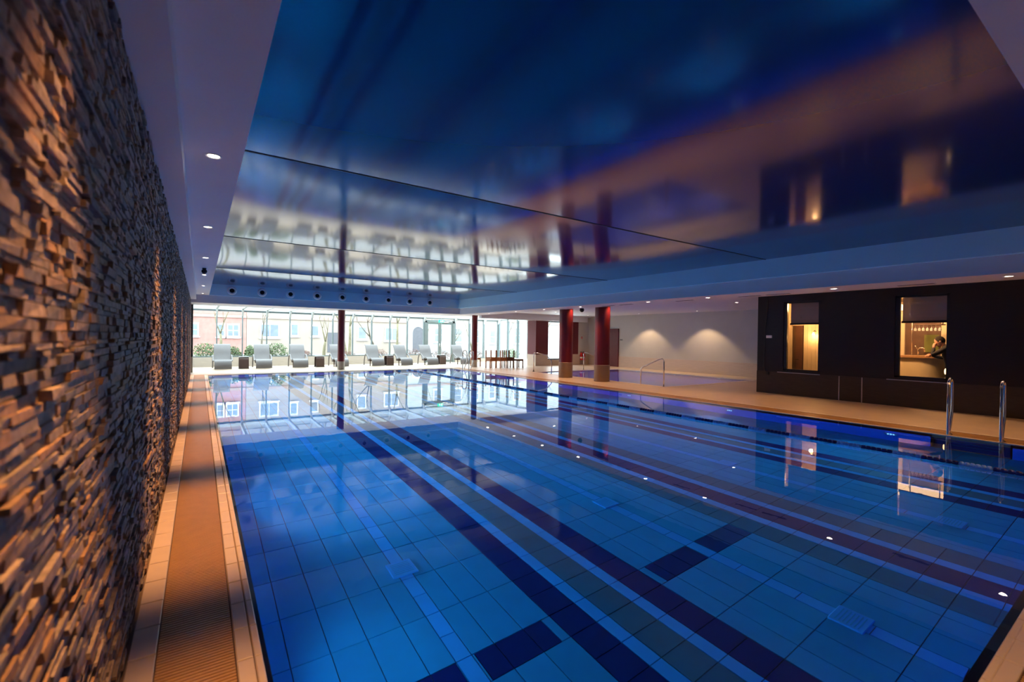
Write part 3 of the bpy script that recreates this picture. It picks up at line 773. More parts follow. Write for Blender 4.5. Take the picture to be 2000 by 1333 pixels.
# ---- loungers
def catmull(pts, n):
    out = []; P = [pts[0]] + list(pts) + [pts[-1]]
    for i in range(1, len(P)-2):
        for k in range(n):
            t = k/n; a, b, c, d = P[i-1], P[i], P[i+1], P[i+2]
            out.append(tuple(0.5*((2*b[j]) + (-a[j]+c[j])*t + (2*a[j]-5*b[j]+4*c[j]-d[j])*t*t + (-a[j]+3*b[j]-3*c[j]+d[j])*t**3) for j in range(len(b))))
    out.append(tuple(pts[-1])); return out
def strip_poly(path, th):
    L = []; R_ = []
    for i, p in enumerate(path):
        a = path[max(i-1, 0)]; b = path[min(i+1, len(path)-1)]
        d = Vector((b[0]-a[0], b[1]-a[1])).normalized(); n = Vector((-d.y, d.x))
        L.append((p[0]+n.x*th/2, p[1]+n.y*th/2)); R_.append((p[0]-n.x*th/2, p[1]-n.y*th/2))
    return L, R_
def strip(mb, path, th, x0, x1):
    L, R_ = strip_poly(path, th); n = len(L)
    vs = [(x0, *p) for p in L] + [(x0, *p) for p in R_] + [(x1, *p) for p in L] + [(x1, *p) for p in R_]
    fs = []
    for i in range(n-1):
        fs += [(i, i+1, 2*n+i+1, 2*n+i), (n+i+1, n+i, 3*n+i, 3*n+i+1), (i+1, i, n+i, n+i+1), (2*n+i, 2*n+i+1, 3*n+i+1, 3*n+i)]
    fs += [(0, 2*n, 3*n, n), (n-1, 2*n-1, 4*n-1, 3*n-1)]
    mb.add(vs, fs)
seat_path = catmull([(0.0, 0.03), (0.02, 0.20), (0.12, 0.36), (0.34, 0.40), (0.58, 0.33), (0.80, 0.36), (0.98, 0.58), (1.12, 0.85), (1.26, 1.04), (1.34, 1.07)], 5)
arm_path = catmull([(0.42, 0.36), (0.62, 0.47), (0.86, 0.60), (1.08, 0.56), (1.22, 0.36), (1.28, 0.015)], 6)
mb = MB(); strip(mb, seat_path, 0.045, -0.32, 0.32); me_shell = mb.mesh('wave_shell', M['wicker_grey'], True); me_shell.set_sharp_from_angle(angle=0.7)
arms = []
for s in (-1, 1):
    mb = MB(); x = s*0.355; strip(mb, arm_path, 0.035, x-0.025, x+0.025); m_ = mb.mesh('arm_hoop', M['wicker_grey'], True); m_.set_sharp_from_angle(angle=0.7); arms.append(m_)
mb = MB(); mb.box(-0.30, 0.56, 0.24, 0.30, 0.86, 0.32); mb.box(-0.28, 0.50, 0.0, -0.24, 0.54, 0.34); mb.box(0.24, 0.50, 0.0, 0.28, 0.54, 0.34); me_under = mb.mesh('under_frame', M['wicker_brown'])
LX = [(0.85, 23.35), (2.42, 23.35), (3.95, 23.35), (5.80, 23.30), (7.58, 23.25), (9.10, 23.20), (10.55, 23.10), (12.52, 23.0)]
LLAB = ['grey wicker wave lounger nearest the stone wall', 'second grey wave lounger from the stone wall', 'third grey wave lounger from the stone wall, beside a table', 'grey wave lounger half hidden by the slim red column',
        'fifth grey wave lounger, right of the slim column', 'sixth grey wave lounger, between two others', 'grey wave lounger in front of the glazed door', 'grey wave lounger seen behind the far pool ladder']
for (x, y), lab in zip(LX, LLAB):
    t = empty('lounger', (x, y, 0), label=lab, cat='lounger', group='wave loungers along the far windows')
    link('wave_shell', me_shell, t); link('arm_hoop', arms[0], t); link('arm_hoop', arms[1], t); link('under_frame', me_under, t)
# ---- side tables
tp = catmull([(0.0, 0.02), (0.0, 0.25), (0.02, 0.43), (0.09, 0.50), (0.22, 0.51), (0.35, 0.50), (0.42, 0.43), (0.44, 0.25), (0.44, 0.02)], 4)
mb = MB(); strip(mb, tp, 0.03, -0.185, 0.185); me_tb = mb.mesh('bent_body', M['wicker_brown'], True); me_tb.set_sharp_from_angle(angle=0.7)
me_tt = MB().box(-0.19, 0.03, 0.522, 0.19, 0.41, 0.534).mesh('glass_top', M['glass_top'])
me_tf = MB().box(-0.20, -0.02, 0.0, 0.20, 0.46, 0.022).mesh('base_frame', M['black'])
for (x, y), lab in zip([(1.66, 23.75), (4.88, 23.75), (8.38, 23.75), (11.45, 23.75)],
        ['brown wicker side table between the first two loungers', 'brown wicker side table left of the column lounger', 'brown wicker side table between fifth and sixth lounger', 'brown wicker side table before the glazed door']):
    t = empty('side_table', (x, y, 0), label=lab, cat='side table', group='wicker side tables')
    link('bent_body', me_tb, t); link('glass_top', me_tt, t); link('base_frame', me_tf, t)

# ---- stacked wooden stools
def stool_meshes(m):
    mb = MB()
    top = []
    for i in range(5): top.append(MB().box(-0.20+i*0.082, -0.20, 0.43, -0.20+i*0.082+0.072, 0.20, 0.455).mesh('seat_slat', m))
    legs = []
    for sx in (-1, 1):
        for sy_ in (-1, 1): legs.append(MB().box(sx*0.18-0.022, sy_*0.18-0.022, 0, sx*0.18+0.022, sy_*0.18+0.022, 0.43).mesh('leg', m))
    ap = []
    for s in (-1, 1):
        ap.append(MB().box(-0.158, s*0.18-0.012, 0.36, 0.158, s*0.18+0.012, 0.43).mesh('apron', m)); ap.append(MB().box(s*0.18-0.012, -0.158, 0.36, s*0.18+0.012, 0.158, 0.43).mesh('apron', m))
    return top, legs, ap
SM = {k: stool_meshes(M[k]) for k in ('wood', 'wood_dark')}
def stool(x, y, z, rz, flip, k, lab):
    t = empty('wooden_stool', (x, y, z + (0.455 if flip else 0)), label=lab, cat='stool', group='wooden stools by the slim column')
    t.rotation_euler = (PI if flip else 0, 0, rz)
    for nm, ms in zip(('seat_slat', 'leg', 'apron'), SM[k]):
        for m_ in ms: link(nm, m_, t)
stool(12.30, 19.95, 0, 0.1, False, 'wood', 'wooden stool standing under the left upturned stool')
stool(12.80, 19.75, 0, 0.05, False, 'wood', 'wooden stool standing under the middle upturned stool')
stool(13.25, 19.70, 0, -0.08, False, 'wood_dark', 'wooden stool standing under the right upturned stool')
stool(12.31, 19.96, 0.4555, 0.25, True, 'wood', 'left one of the upturned wooden stools, legs in the air')
stool(12.81, 19.76, 0.4555, 0.0, True, 'wood', 'middle one of the upturned wooden stools, legs in the air')
stool(13.24, 19.70, 0.4555, 0.15, True, 'wood_dark', 'right one of the upturned wooden stools, legs in the air')
stool(13.75, 19.60, 0, 0.0, False, 'wood_dark', 'single dark wooden stool right of the stacked ones')
stool(12.35, 21.6, 0, 0.1, False, 'wood', 'lone wooden stool behind the slim red column')

# ---- pool ladders
def ladder(loc, sgn, label, niche, h=0.92):
    t = empty('pool_ladder', loc, label=label, cat='pool ladder', group='pool ladders')
    for y in (-0.31, 0.31):
        pts = [(-0.16, y, -0.95), (-0.16, y, -0.4), (-0.16, y, 0.0), (-0.16, y, 0.45), (-0.155, y, h-0.10)]
        for k in range(7):
            a = PI - PI*k/6; pts.append((-0.045 + 0.11*math.cos(a), y, h-0.11 + 0.11*math.sin(a)))
        pts += [(0.075, y, h-0.30), (0.075, y, 0.42), (0.06, y, 0.34), (-0.02, y, 0.16), (-0.055, y, 0.08), (-0.06, y, 0.0)]
        pts = [(p[0]+0.18, p[1], p[2]) for p in pts]
        MB().tube(pts, 0.021, 10).build('rail', M['steel'], t, smooth=True)
        MB().lathe([(0.045, 0.0), (0.045, 0.008), (0.026, 0.016)], (0.12, y, 0.0), 16).build('floor_flange', M['steel'], t, smooth='auto')
    for i in range(3):
        MB().box(-0.02, -0.30, -0.30-0.26*i, 0.06, 0.30, -0.275-0.26*i).build('tread', M['steel'], t)
ladder((10.42, 1.93, 0), 1, 'steel pool ladder in front of the bar window, near right', True, 0.95)
ladder((10.42, 19.2, 0), 1, 'steel pool ladder at the far corner by the slim column', False, 0.92)

# ---- handrails of the small pool
t = empty('handrail', (12.62, 9.66, 0), label='steel stair handrail at the near corner of the small pool', cat='handrail', group='handrails of the small pool')
pts = [(0.05, 0.95, -0.5), (0.05, 0.95, 0.53), (0.05, 0.88, 0.60), (0.05, 0.18, 0.90), (0.05, 0.06, 0.92), (0.05, 0.0, 0.86), (0.05, 0.0, 0.0)]
MB().tube([(p[0]-0.02, p[1], p[2]) for p in pts], 0.021, 10).build('rail', M['steel'], t, smooth=True)
MB().lathe([(0.045, 0), (0.045, 0.01), (0.025, 0.016)], (0.03, 0, 0), 14).build('flange', M['steel'], t, smooth='auto')
t = empty('handrail', (12.85, 17.05, 0), label='steel handrail at the far end of the small pool by the stools', cat='handrail', group='handrails of the small pool')
MB().tube([(0, 0, 0), (0, 0, 0.80), (0.02, -0.03, 0.86), (0.10, -0.14, 0.87), (0.36, -0.5, 0.76), (0.5, -0.7, 0.5), (0.5, -0.7, -0.4)], 0.021, 10).build('rail', M['steel'], t, smooth=True)
MB().lathe([(0.05, 0), (0.05, 0.02), (0.025, 0.03)], (0, 0, 0), 14).build('flange', M['black'], t, smooth='auto')
t = empty('handrail', (15.9, 16.95, 0), label='steel handrail end showing right of the left thick column', cat='handrail', group='handrails of the small pool')
MB().tube([(0, 0, 0), (0, 0, 0.80), (0.02, -0.03, 0.86), (0.10, -0.14, 0.85), (0.30, -0.5, 0.70), (0.36, -0.6, 0.4), (0.36, -0.6, -0.4)], 0.021, 10).build('rail', M['steel'], t, smooth=True)
MB().lathe([(0.05, 0), (0.05, 0.02), (0.025, 0.03)], (0, 0, 0), 14).build('flange', M['steel'], t, smooth='auto')

# ---- lane rope
rope = empty('lane_rope', (8.05, PY0, WZ+0.012), label='blue lane rope floating along the pool near its right edge', cat='lane rope')
MB().tube([(0.0, 0, 0), (0.0, PY1-PY0, 0)], 0.006, 6).build('cable', M['cable'], rope)
def float_mesh(L, m, nd):
    mb = MB(); prof = []
    p = L/nd
    for i in range(nd):
        a = i*p; prof += [(0.012, a), (0.034, a+p*0.15), (0.036, a+p*0.5), (0.034, a+p*0.85)]
    prof.append((0.012, L)); mb.lathe(prof, n=10, axis='y'); return mb.mesh('float_section', m, True)
f_d = float_mesh(0.37, M['rope_dark'], 6); f_l = float_mesh(0.30, M['rope_light'], 6)
y = 0.12
while y < PY1-PY0-0.7:
    link('float_section', f_l, rope, (0, y, 0)); link('float_section', f_d, rope, (0, y+0.305, 0)); y += 0.68

# ---- pool floor drain covers
PL = ['near the left wall, pale', 'in the middle of the second lane', 'at the lower right, brightest', 'near the dark wall side', 'at the near left', 'far right of the centre lane', 'near the right wall', 'far in the second lane', 'far right', 'far left']
for (x, y), pn in [(plates[k], PL[k]) for k in (0, 1, 2, 3, 5)]:
    t = empty('drain_cover', (x, y, -PD), label='square light blue drain cover on the pool floor %s' % pn, cat='drain cover', group='drain covers on the pool floor')
    bev(MB().box(-0.115, -0.115, 0.001, 0.115, 0.115, 0.022).build('cover_plate', M['tile_strip'], t), 0.006, 1)
    mb = MB()
    for k in range(-3, 4): mb.box(-0.085, k*0.025-0.004, 0.021, 0.085, k*0.025+0.004, 0.0235)
    mb.build('slots', M['tile_floor'], t)

# ---- fire extinguishers
for x, lab in ((18.93, 'left red fire extinguisher on the wall by the red pier'), (19.12, 'right red fire extinguisher on the wall by the red pier')):
    t = empty('fire_extinguisher', (x, BY-0.11, 0.28), label=lab, cat='fire extinguisher', group='fire extinguishers on the beige wall')
    MB().lathe([(0.06, 0), (0.075, 0.02), (0.075, 0.36), (0.055, 0.43), (0.025, 0.46)], n=20).build('cylinder', M['red'], t, smooth='auto')
    MB().box(-0.012, -0.03, 0.46, 0.012, 0.08, 0.50).build('valve', M['black'], t)
    MB().tube([(0.02, 0, 0.47), (0.09, -0.02, 0.44), (0.10, -0.03, 0.25), (0.08, -0.04, 0.12)], 0.010, 6).build('hose', M['black'], t, smooth=True)
    MB().lathe([(0.0755, 0.11), (0.0755, 0.20)], n=20, cap=False).build('label_band', M['white_plastic'], t, smooth=True)
    MB().box(-0.03, 0.07, 0.2, 0.03, 0.11, 0.3).build('bracket', M['black'], t)
t = empty('wall_sign', (19.05, BY-0.012, 1.62), label='small red sign on the wall above the fire extinguishers', cat='sign')
MB().box(-0.06, -0.006, -0.06, 0.06, 0.006, 0.06).build('plate', M['red'], t); MB().box(-0.02, -0.008, -0.035, 0.02, -0.006, 0.03).build('pictogram', M['white_plastic'], t)
# ---- exit sign over the glazed door
t = empty('exit_sign', (11.98, GY-0.45, 2.50), label='green illuminated exit sign hanging before the glazed door', cat='exit sign')
MB().box(-0.17, -0.02, -0.09, 0.17, 0.02, 0.09).build('panel', M['green_sign'], t)
mb = MB(); mb.cbox((-0.04, -0.022, 0.045), (0.035, 0.004, 0.03)); mb.cbox((-0.045, -0.022, 0.0), (0.03, 0.004, 0.06)); mb.cbox((-0.07, -0.022, -0.045), (0.05, 0.004, 0.022)); mb.cbox((-0.02, -0.022, -0.05), (0.02, 0.004, 0.05)); mb.cbox((0.09, -0.022, 0.0), (0.07, 0.004, 0.13)); mb.cbox((0.025, -0.022, 0.0), (0.05, 0.004, 0.015))
mb.build('running_figure', M['sign_white'], t)
MB().box(-0.005, -0.005, 0.09, 0.005, 0.005, 0.30).build('hanger', M['steel_sill'], t)
t = empty('door_closer', (12.55, GY-0.02, 2.46), label='white door closer arm on top of the glazed door', cat='door closer')
MB().box(-0.22, -0.05, -0.03, 0.1, 0.0, 0.03).build('body', M['white_plastic'], t); MB().tube([(-0.1, -0.03, 0.03), (0.2, -0.18, 0.05), (0.42, -0.02, 0.06)], 0.012, 6).build('arm', M['steel'], t, smooth=True)
# ---- door in the back wall and its handle
d2 = empty('door_2', (BX, 18.55, 0), label='dark red door in the grey wall behind the thick column', kind='structure')
MB().box(-0.05, -0.46, 0, 0.0, 0.46, 2.10).build('leaf', M['door_red'], d2); MB().box(-0.07, -0.52, 0, 0.0, -0.46, 2.16).build('jamb', M['maroon_wall'], d2); MB().box(-0.07, 0.46, 0, 0.0, 0.52, 2.16).build('jamb', M['maroon_wall'], d2); MB().box(-0.07, -0.52, 2.10, 0.0, 0.52, 2.16).build('head', M['maroon_wall'], d2)
t = empty('wall_plate', (BX-0.012, 17.85, 1.53), label='small dark plate on the grey wall beside the red door', cat='sign')
MB().box(-0.008, -0.09, -0.03, 0.0, 0.09, 0.03).build('plate', M['black'], t); MB().box(-0.010, -0.07, -0.006, -0.008, 0.07, 0.006).build('line', M['steel_sill'], t)
# ---- light switch box and loose cable on the dark wall
t = empty('switch_plate', (DW-0.002, 7.02, 1.685), label='small white switch plate on the dark wall left of the hallway window', cat='switch')
MB().box(-0.012, -0.085, -0.04, 0.0, 0.085, 0.04).build('plate', M['white_plastic'], t)
for y in (-0.04, 0.04): MB().box(-0.018, y-0.033, -0.03, -0.012, y+0.033, 0.03).build('rocker', M['white_plastic'], t)
t = empty('loose_cable', (DW-0.012, 7.12, 0.0), label='thin cable hanging down the dark wall from the ceiling', cat='cable')
MB().tube([(0, -0.05, ZR-0.02), (-0.01, -0.03, 2.4), (-0.006, 0.02, 1.9), (-0.006, 0.03, 1.2), (-0.006, 0.03, 0.75), (-0.02, 0.0, 0.68), (-0.02, -0.06, 0.60)], 0.006, 6).build('cable', M['wenge_plinth'], t, smooth=True)
MB().box(-0.04, -0.12, 0.55, -0.01, -0.05, 0.62).build('plug', M['black'], t)

# ================================================================== ROOMS BEHIND THE DARK WALL
XB = 18.4
mb = MB(); mb.box(DW+0.16, YN, -0.02, XB, DWY-0.16, 0.0); struct('floor_bar', mb, M['counter_top'], 'wooden floor of the bar and hallway')
mb = MB(); mb.box(DW+0.16, YN, 2.76, XB, DWY-0.16, ZR-0.01); struct('ceiling_bar', mb, M['cream_panel'], 'cream ceiling of the bar and hallway')
mb = MB(); mb.box(XB, YN, 0, XB+0.1, DWY-0.16, ZR-0.01); struct('wall_bar_back', mb, M['cream_panel'], 'cream back wall of the bar and hallway')
mb = MB(); mb.box(DW+0.16, 5.22, 0, XB, 5.32, 2.76); struct('wall_bar_side', mb, M['cream_panel'], 'partition between bar and hallway')
# hallway panelling: vertical boards, dark door, lamp
hw_ = empty('wall_hallway', (15.40, 0, 0), label='cream vertical board wall seen through the hallway window', kind='structure')
yb = 5.40
while yb < 6.55:
    MB().box(0, yb, 0, 0.05, yb+0.108, 2.75).build('board', M['cream_panel'], hw_); yb += 0.112
for y0 in (6.95, 7.03, 7.11): MB().box(0, y0, 0, 0.05, y0+0.076, 2.75).build('board', M['cream_panel'], hw_)
MB().box(0.05, 5.33, 0, 0.09, 7.19, 2.75).build('backing', M['door_brown'], hw_)
t = empty('hallway_door', (15.38, 6.79, 0), label='dark brown door between the cream boards of the hallway', cat='door')
MB().box(0.005, -0.13, 0.0, 0.045, 0.06, 2.05).build('leaf', M['bar_back'], t); MB().box(0.0, 0.06, 0.0, 0.045, 0.14, 2.05).build('stile', M['door_brown'], t); MB().box(-0.01, -0.15, 2.05, 0.045, 0.15, 2.11).build('head', M['cream_panel'], t); MB().tube([(0.0, 0.02, 1.0), (-0.05, 0.02, 1.0), (-0.05, -0.06, 1.0)], 0.01, 6).build('handle', M['steel'], t)
t = empty('wall_lamp', (15.40, 6.29, 1.86), label='small glowing wall lamp in the hallway', cat='lamp')
MB().tube([(0, 0, 0), (-0.10, 0, 0.03), (-0.12, 0.02, -0.02)], 0.008, 6).build('arm', M['black'], t, smooth=True)
MB().lathe([(0.02, 0.0), (0.045, -0.08), (0.04, -0.085)], (-0.12, 0.02, -0.02), 14).build('shade', M['lamp_cream'], t, smooth=True)
lamp('bulb', 'POINT', (-0.15, 0.02, -0.14), P_HALL*0.12, (1.0, 0.55, 0.22), t, 0.05)
t = empty('hallway_ceiling_lamp', (14.75, 6.3, 2.755), label='round ceiling lamp lighting the hallway behind the dark wall', cat='lamp')
MB().lathe([(0.16, 0), (0.16, -0.04), (0.12, -0.06)], n=24).build('shade', M['lamp_cream'], t, smooth='auto'); lamp('bulb', 'POINT', (0, 0, -0.15), P_HALL, (1.0, 0.55, 0.22), t, 0.12)
# bar counter with rounded end
t = empty('bar_counter', (15.35, 3.4, 0), label='cream bar counter with rounded end behind the bar window', cat='counter')
def round_poly(x0, x1, y0, y1, r, n=10):
    p = [(x1, y1), (x0, y1)]
    for k in range(n+1):
        a = PI + (PI/2)*k/n; p.append((x0+r+r*math.cos(a), y0+r+r*math.sin(a)))
    p.append((x1, y0)); return p
MB().prism(round_poly(0.0, 0.75, 0.02, 1.55, 0.45), 0.0, 1.17, 'z').build('body', M['counter_front'], t, smooth='auto')
MB().prism(round_poly(-0.06, 0.80, -0.04, 1.55, 0.50), 1.17, 1.225, 'z').build('worktop', M['counter_top'], t, smooth='auto')
t = empty('beer_tap', (15.72, 3.98, 1.225), label='chrome beer tap standing on the bar counter', cat='tap')
MB().tube([(0, 0, 0), (0, 0, 0.13), (0, 0.0, 0.17), (0, -0.04, 0.20), (0, -0.10, 0.20), (0, -0.13, 0.17), (0, -0.13, 0.10)], 0.014, 8).build('spout', M['steel'], t, smooth=True)
MB().lathe([(0.04, 0), (0.04, 0.012), (0.02, 0.02)], n=14).build('base', M['steel'], t, smooth='auto'); MB().tube([(0, 0.02, 0.17), (-0.02, 0.06, 0.26)], 0.010, 6).build('lever', M['steel'], t, smooth=True)
t = empty('counter_post', (15.75, 4.12, 1.225), label='thin chrome post rising from the bar counter', cat='post')
MB().tube([(0, 0, 0), (0, 0, 1.1)], 0.010, 8).build('pole', M['steel'], t, smooth=True); MB().lathe([(0.04, 0), (0.04, 0.01), (0.012, 0.02)], n=14).build('base', M['steel'], t, smooth='auto')
# back bar
mb = MB(); mb.box(17.0, 1.8, 0, 17.12, 4.62, 2.75); bb = struct('wall_back_bar', mb, M['bar_back'], 'dark brown back wall of the bar')
MB().box(16.93, 3.50, 0, 17.0, 3.80, 2.75).build('side_panel', M['cream_panel'], bb); MB().box(16.93, 4.60, 0, 17.0, 4.95, 2.75).build('side_panel', M['cream_panel'], bb)
t = empty('menu_board', (16.97, 4.01, 1.30), label='olive green board on the back wall of the bar', cat='board')
MB().box(-0.012, -0.155, 0.0, 0.0, 0.155, 0.49).build('panel', M['green_panel'], t); MB().box(-0.016, -0.165, -0.01, -0.012, 0.165, 0.0).build('rail', M['bar_back'], t)
t = empty('glass_rack', (15.95, 3.85, 2.03), label='wooden rack of hanging glasses above the bar', cat='rack')
MB().box(-0.16, -0.32, 0.0, 0.16, 0.32, 0.025).build('shelf', M['bar_back'], t)
for s in (-1, 1): MB().box(-0.01, s*0.30-0.01, 0.02, 0.01, s*0.30+0.01, 0.73).build('hanger', M['black'], t)
gm = MB().lathe([(0.032, 0.0), (0.006, -0.005), (0.005, -0.06), (0.026, -0.08), (0.033, -0.11), (0.028, -0.15)], n=12, cap=False).mesh('bowl', M['glass_top'], True)
for i in range(7):
    t = empty('hanging_glass', (15.92, 3.60+i*0.083, 2.028), label='%s upside down stem glass from the right in the bar rack' % ORD[i], cat='glass', group='glasses hanging over the bar')
    link('bowl', gm, t)
t = empty('bar_ceiling_lamp', (16.2, 4.0, 2.5), label='broad warm light box hanging under the bar ceiling', cat='lamp')
MB().box(-0.72, -1.05, 0.006, 0.72, 1.05, 0.08).build('housing', M['white_plastic'], t); MB().box(-0.70, -1.03, 0.0, 0.70, 1.03, 0.006).build('diffuser', M['bar_lightbox'], t)
for sx in (-0.5, 0.5): MB().box(sx-0.01, -0.01, 0.08, sx+0.01, 0.01, 0.255).build('hanger', M['black'], t)
t = empty('bar_spot', (14.6, 4.2, 2.755), label='small spot on the bar ceiling above the counter front', cat='lamp')
MB().lathe([(0.05, 0), (0.05, -0.05), (0.03, -0.07)], n=16).build('shade', M['black'], t, smooth='auto')
lamp('bulb', 'POINT', (0, 0, -0.25), P_BAR, (1.0, 0.55, 0.24), t, 0.1)
t = empty('table_lantern', (14.62, 3.17, 0.0), label='small white lantern glowing at the right edge of the bar window', cat='lantern')
MB().lathe([(0.09, 0.0), (0.09, 0.02), (0.012, 0.03), (0.012, 0.80), (0.06, 0.82)], n=14).build('stand', M['black'], t, smooth='auto')
MB().lathe([(0.035, 0.82), (0.045, 0.86), (0.045, 0.92), (0.028, 0.955)], n=14).build('glass', M['lamp_cream'], t, smooth=True)

# ---- person at the bar end
def person():
    root = empty('person', (15.14, 3.20, 0), label='person in black clothes leaning at the bar end, head bowed on one hand', cat='person')
    root.rotation_euler = (0, 0, 0)
    V = {}; verts = []; edges = []; rad = []
    def v(n, p, r, par=None):
        V[n] = len(verts); verts.append(p); rad.append(r)
        if par: edges.append((V[par], V[n]))
    v('pelvis', (0, 0, 0.93), (0.155, 0.12)); v('waist', (0, 0.02, 1.08), (0.135, 0.10), 'pelvis'); v('chest', (0, 0.07, 1.28), (0.165, 0.12), 'waist'); v('neckb', (0, 0.12, 1.45), (0.085, 0.075), 'chest')
    v('neck', (-0.01, 0.15, 1.51), (0.05, 0.05), 'neckb')
    for s, n in ((-1, 'l'), (1, 'r')):
        v(n+'sh', (s*0.17, 0.10, 1.40), (0.07, 0.07), 'neckb')
        if s < 0:
            v(n+'el', (-0.26, 0.30, 1.26), (0.055, 0.055), n+'sh'); v(n+'wr', (-0.13, 0.30, 1.44), (0.038, 0.038), n+'el')
        else:
            v(n+'el', (0.27, 0.22, 1.18), (0.055, 0.055), n+'sh'); v(n+'wr', (0.10, 0.40, 1.25), (0.038, 0.038), n+'el')
        v(n+'hip', (s*0.095, 0, 0.86), (0.095, 0.095), 'pelvis'); v(n+'kn', (s*0.10, 0.05, 0.49), (0.065, 0.065), n+'hip'); v(n+'an', (s*0.10, -0.02, 0.09), (0.045, 0.045), n+'kn'); v(n+'toe', (s*0.11, 0.15, 0.045), (0.04, 0.035), n+'an')
    me = bpy.data.meshes.new('body'); me.from_pydata(verts, edges, []); o = link('body', me, root); me.materials.append(M['cloth_black'])
    sk = o.modifiers.new('skin', 'SKIN'); sk.use_smooth_shade = True
    for i, r in enumerate(rad): me.skin_vertices[0].data[i].radius = r
    me.skin_vertices[0].data[0].use_root = True
    sd = o.modifiers.new('sub', 'SUBSURF'); sd.levels = 1; sd.render_levels = 2
    # head, tipped forward towards the hand
    hd = empty('head_pivot', (0, 0, 0)); bpy.data.objects.remove(hd)
    mb = MB(); mb.ball((0, 0, 0.115), (0.074, 0.095, 0.118), 18, 12); mb.ball((0, 0.055, 0.055), (0.05, 0.05, 0.055), 12, 8)
    mb.prism([(0.085, 0.14), (0.118, 0.09), (0.088, 0.085)], -0.012, 0.012, 'x')
    for s in (-1, 1): mb.ball((s*0.074, 0.0, 0.11), (0.012, 0.022, 0.032), 8, 6)
    mb.tube([(0, -0.02, -0.06), (0, 0, 0.05)], 0.05, 12)
    h = mb.build('head', M['skin'], root, smooth=True, loc=(-0.015, 0.16, 1.50)); h.rotation_euler = (-0.55, 0.0, 0.35)
    mb = MB(); mb.ball((0, -0.018, 0.135), (0.083, 0.098, 0.112), 18, 12); mb.build('hair', M['hair'], h, smooth=True)
    mb = MB()
    for s in (-1, 1): mb.ball((s*0.03, 0.088, 0.12), (0.012, 0.008, 0.007), 8, 6)
    mb.box(-0.022, 0.096, 0.048, 0.022, 0.102, 0.055); mb.build('face_features', M['hair'], h, smooth=True)
    def hand(base, d, nrm, nm):
        d = Vector(d).normalized(); nrm = Vector(nrm).normalized(); sd_ = d.cross(nrm); b = Vector(base); mb = MB()
        mb.tube([b - d*0.03, b, b + d*0.05, b + d*0.09], [0.028, 0.032, 0.038, 0.034], 10)
        for k, L in enumerate((0.065, 0.078, 0.072, 0.055)):
            p = b + d*0.085 + sd_*(-0.03+0.02*k); mb.tube([p, p + d*L*0.5 + nrm*0.006, p + d*L*0.8 + nrm*0.022, p + d*L*0.9 + nrm*0.04], [0.009, 0.0085, 0.008, 0.006], 6)
        p = b + d*0.03 - sd_*0.034; mb.tube([p, p - sd_*0.025 + d*0.03, p - sd_*0.028 + d*0.06 + nrm*0.012], [0.011, 0.010, 0.008], 6)
        mb.build(nm, M['skin'], root, smooth=True)
    hand((-0.12, 0.30, 1.46), (0.45, -0.1, 0.9), (0.4, -0.7, 0), 'hand'); hand((0.09, 0.41, 1.25), (-0.9, 0.35, -0.05), (0, 0, -1), 'hand')
person()

# ================================================================== OUTSIDE
mb = MB(); mb.box(-40, GY+0.2, -0.35, 90, 80, -0.12); struct('ground_street', mb, M['paving'], 'grey street and pavement outside the windows')
mb = MB(); mb.box(-12, GY+0.25, -0.12, 30, GY+2.6, -0.02); struct('ground_bed', mb, M['soil'], 'planting bed under the far windows')
HY = 45.0
def house_window(h, x, z, wd, ht, nx, nz, m='house_pane'):
    o = MB().box(x, -0.06, z, x+wd, 0.02, z+ht).build('window', M['house_trim'], h)
    cw_, ch_ = (wd-0.16)/nx, (ht-0.16)/nz; mb = MB()
    for i in range(nx):
        for j in range(nz): MB().box(x+0.08+i*cw_+0.03, -0.075, z+0.08+j*ch_+0.03, x+0.08+(i+1)*cw_-0.03, -0.055, z+0.08+(j+1)*ch_-0.03).build('pane', M[m], o)
    MB().box(x-0.08, -0.14, z-0.10, x+wd+0.08, 0.02, z).build('sill', M['house_trim'], o)
def house(x0, x1, mname, label, wins, ht, cor=(2.95, 3.15)):
    h = empty('house', (0, HY, 0), label=label, cat='house', group='houses across the street')
    MB().box(x0+0.01, 0, -0.2, x1-0.01, 8, ht).build('wall', M[mname], h)
    MB().box(x0+0.02, -0.10, cor[0], x1-0.02, 0.02, cor[1]).build('cornice', M['cornice'], h)
    MB().prism([(-0.4, ht), (4, ht+3.2), (8.4, ht)], x0+0.02, x1-0.02, 'x').build('roof', M['roof_tile'], h)
    for q in wins: house_window(h, *q)
    return h
up_ = lambda L, dz: [(x, z+dz, a, b, n, m) for x, z, a, b, n, m in L]
g1 = [(-6.6, 1.35, 1.5, 1.1, 2, 2), (-3.8, 1.35, 1.5, 1.1, 2, 2), (-1.35, 1.35, 1.30, 1.1, 2, 2), (1.15, 1.32, 0.62, 1.12, 1, 2), (1.85, 1.32, 0.95, 1.12, 2, 2)]
house(-9.0, 3.3, 'red_brick', 'pink brick house seen through the leftmost windows', g1 + up_(g1, 2.9), 7.6)
g2 = [(4.30, 1.30, 1.52, 1.25, 2, 1), (6.68, 1.45, 0.70, 1.15, 1, 1), (8.40, 1.45, 0.72, 1.05, 1, 1), (12.6, 1.2, 0.9, 1.3, 1, 1), (15.25, 1.08, 1.55, 1.40, 2, 1)]
h2 = house(3.3, 17.7, 'cream_render', 'cream rendered house seen through the middle windows', g2 + up_(g2, 3.0), 8.0)
MB().box(9.85, -0.05, 0.0, 10.85, 0.02, 1.85).build('door', M['house_door'], h2)
g3 = [(20.6, 1.0, 1.0, 1.6, 1, 2), (23.0, 1.0, 1.0, 1.6, 1, 2), (25.2, 0.9, 1.0, 1.6, 1, 2), (27.5, 0.87, 0.85, 1.6, 1, 2), (30.9, 0.9, 1.0, 1.95, 1, 2)]
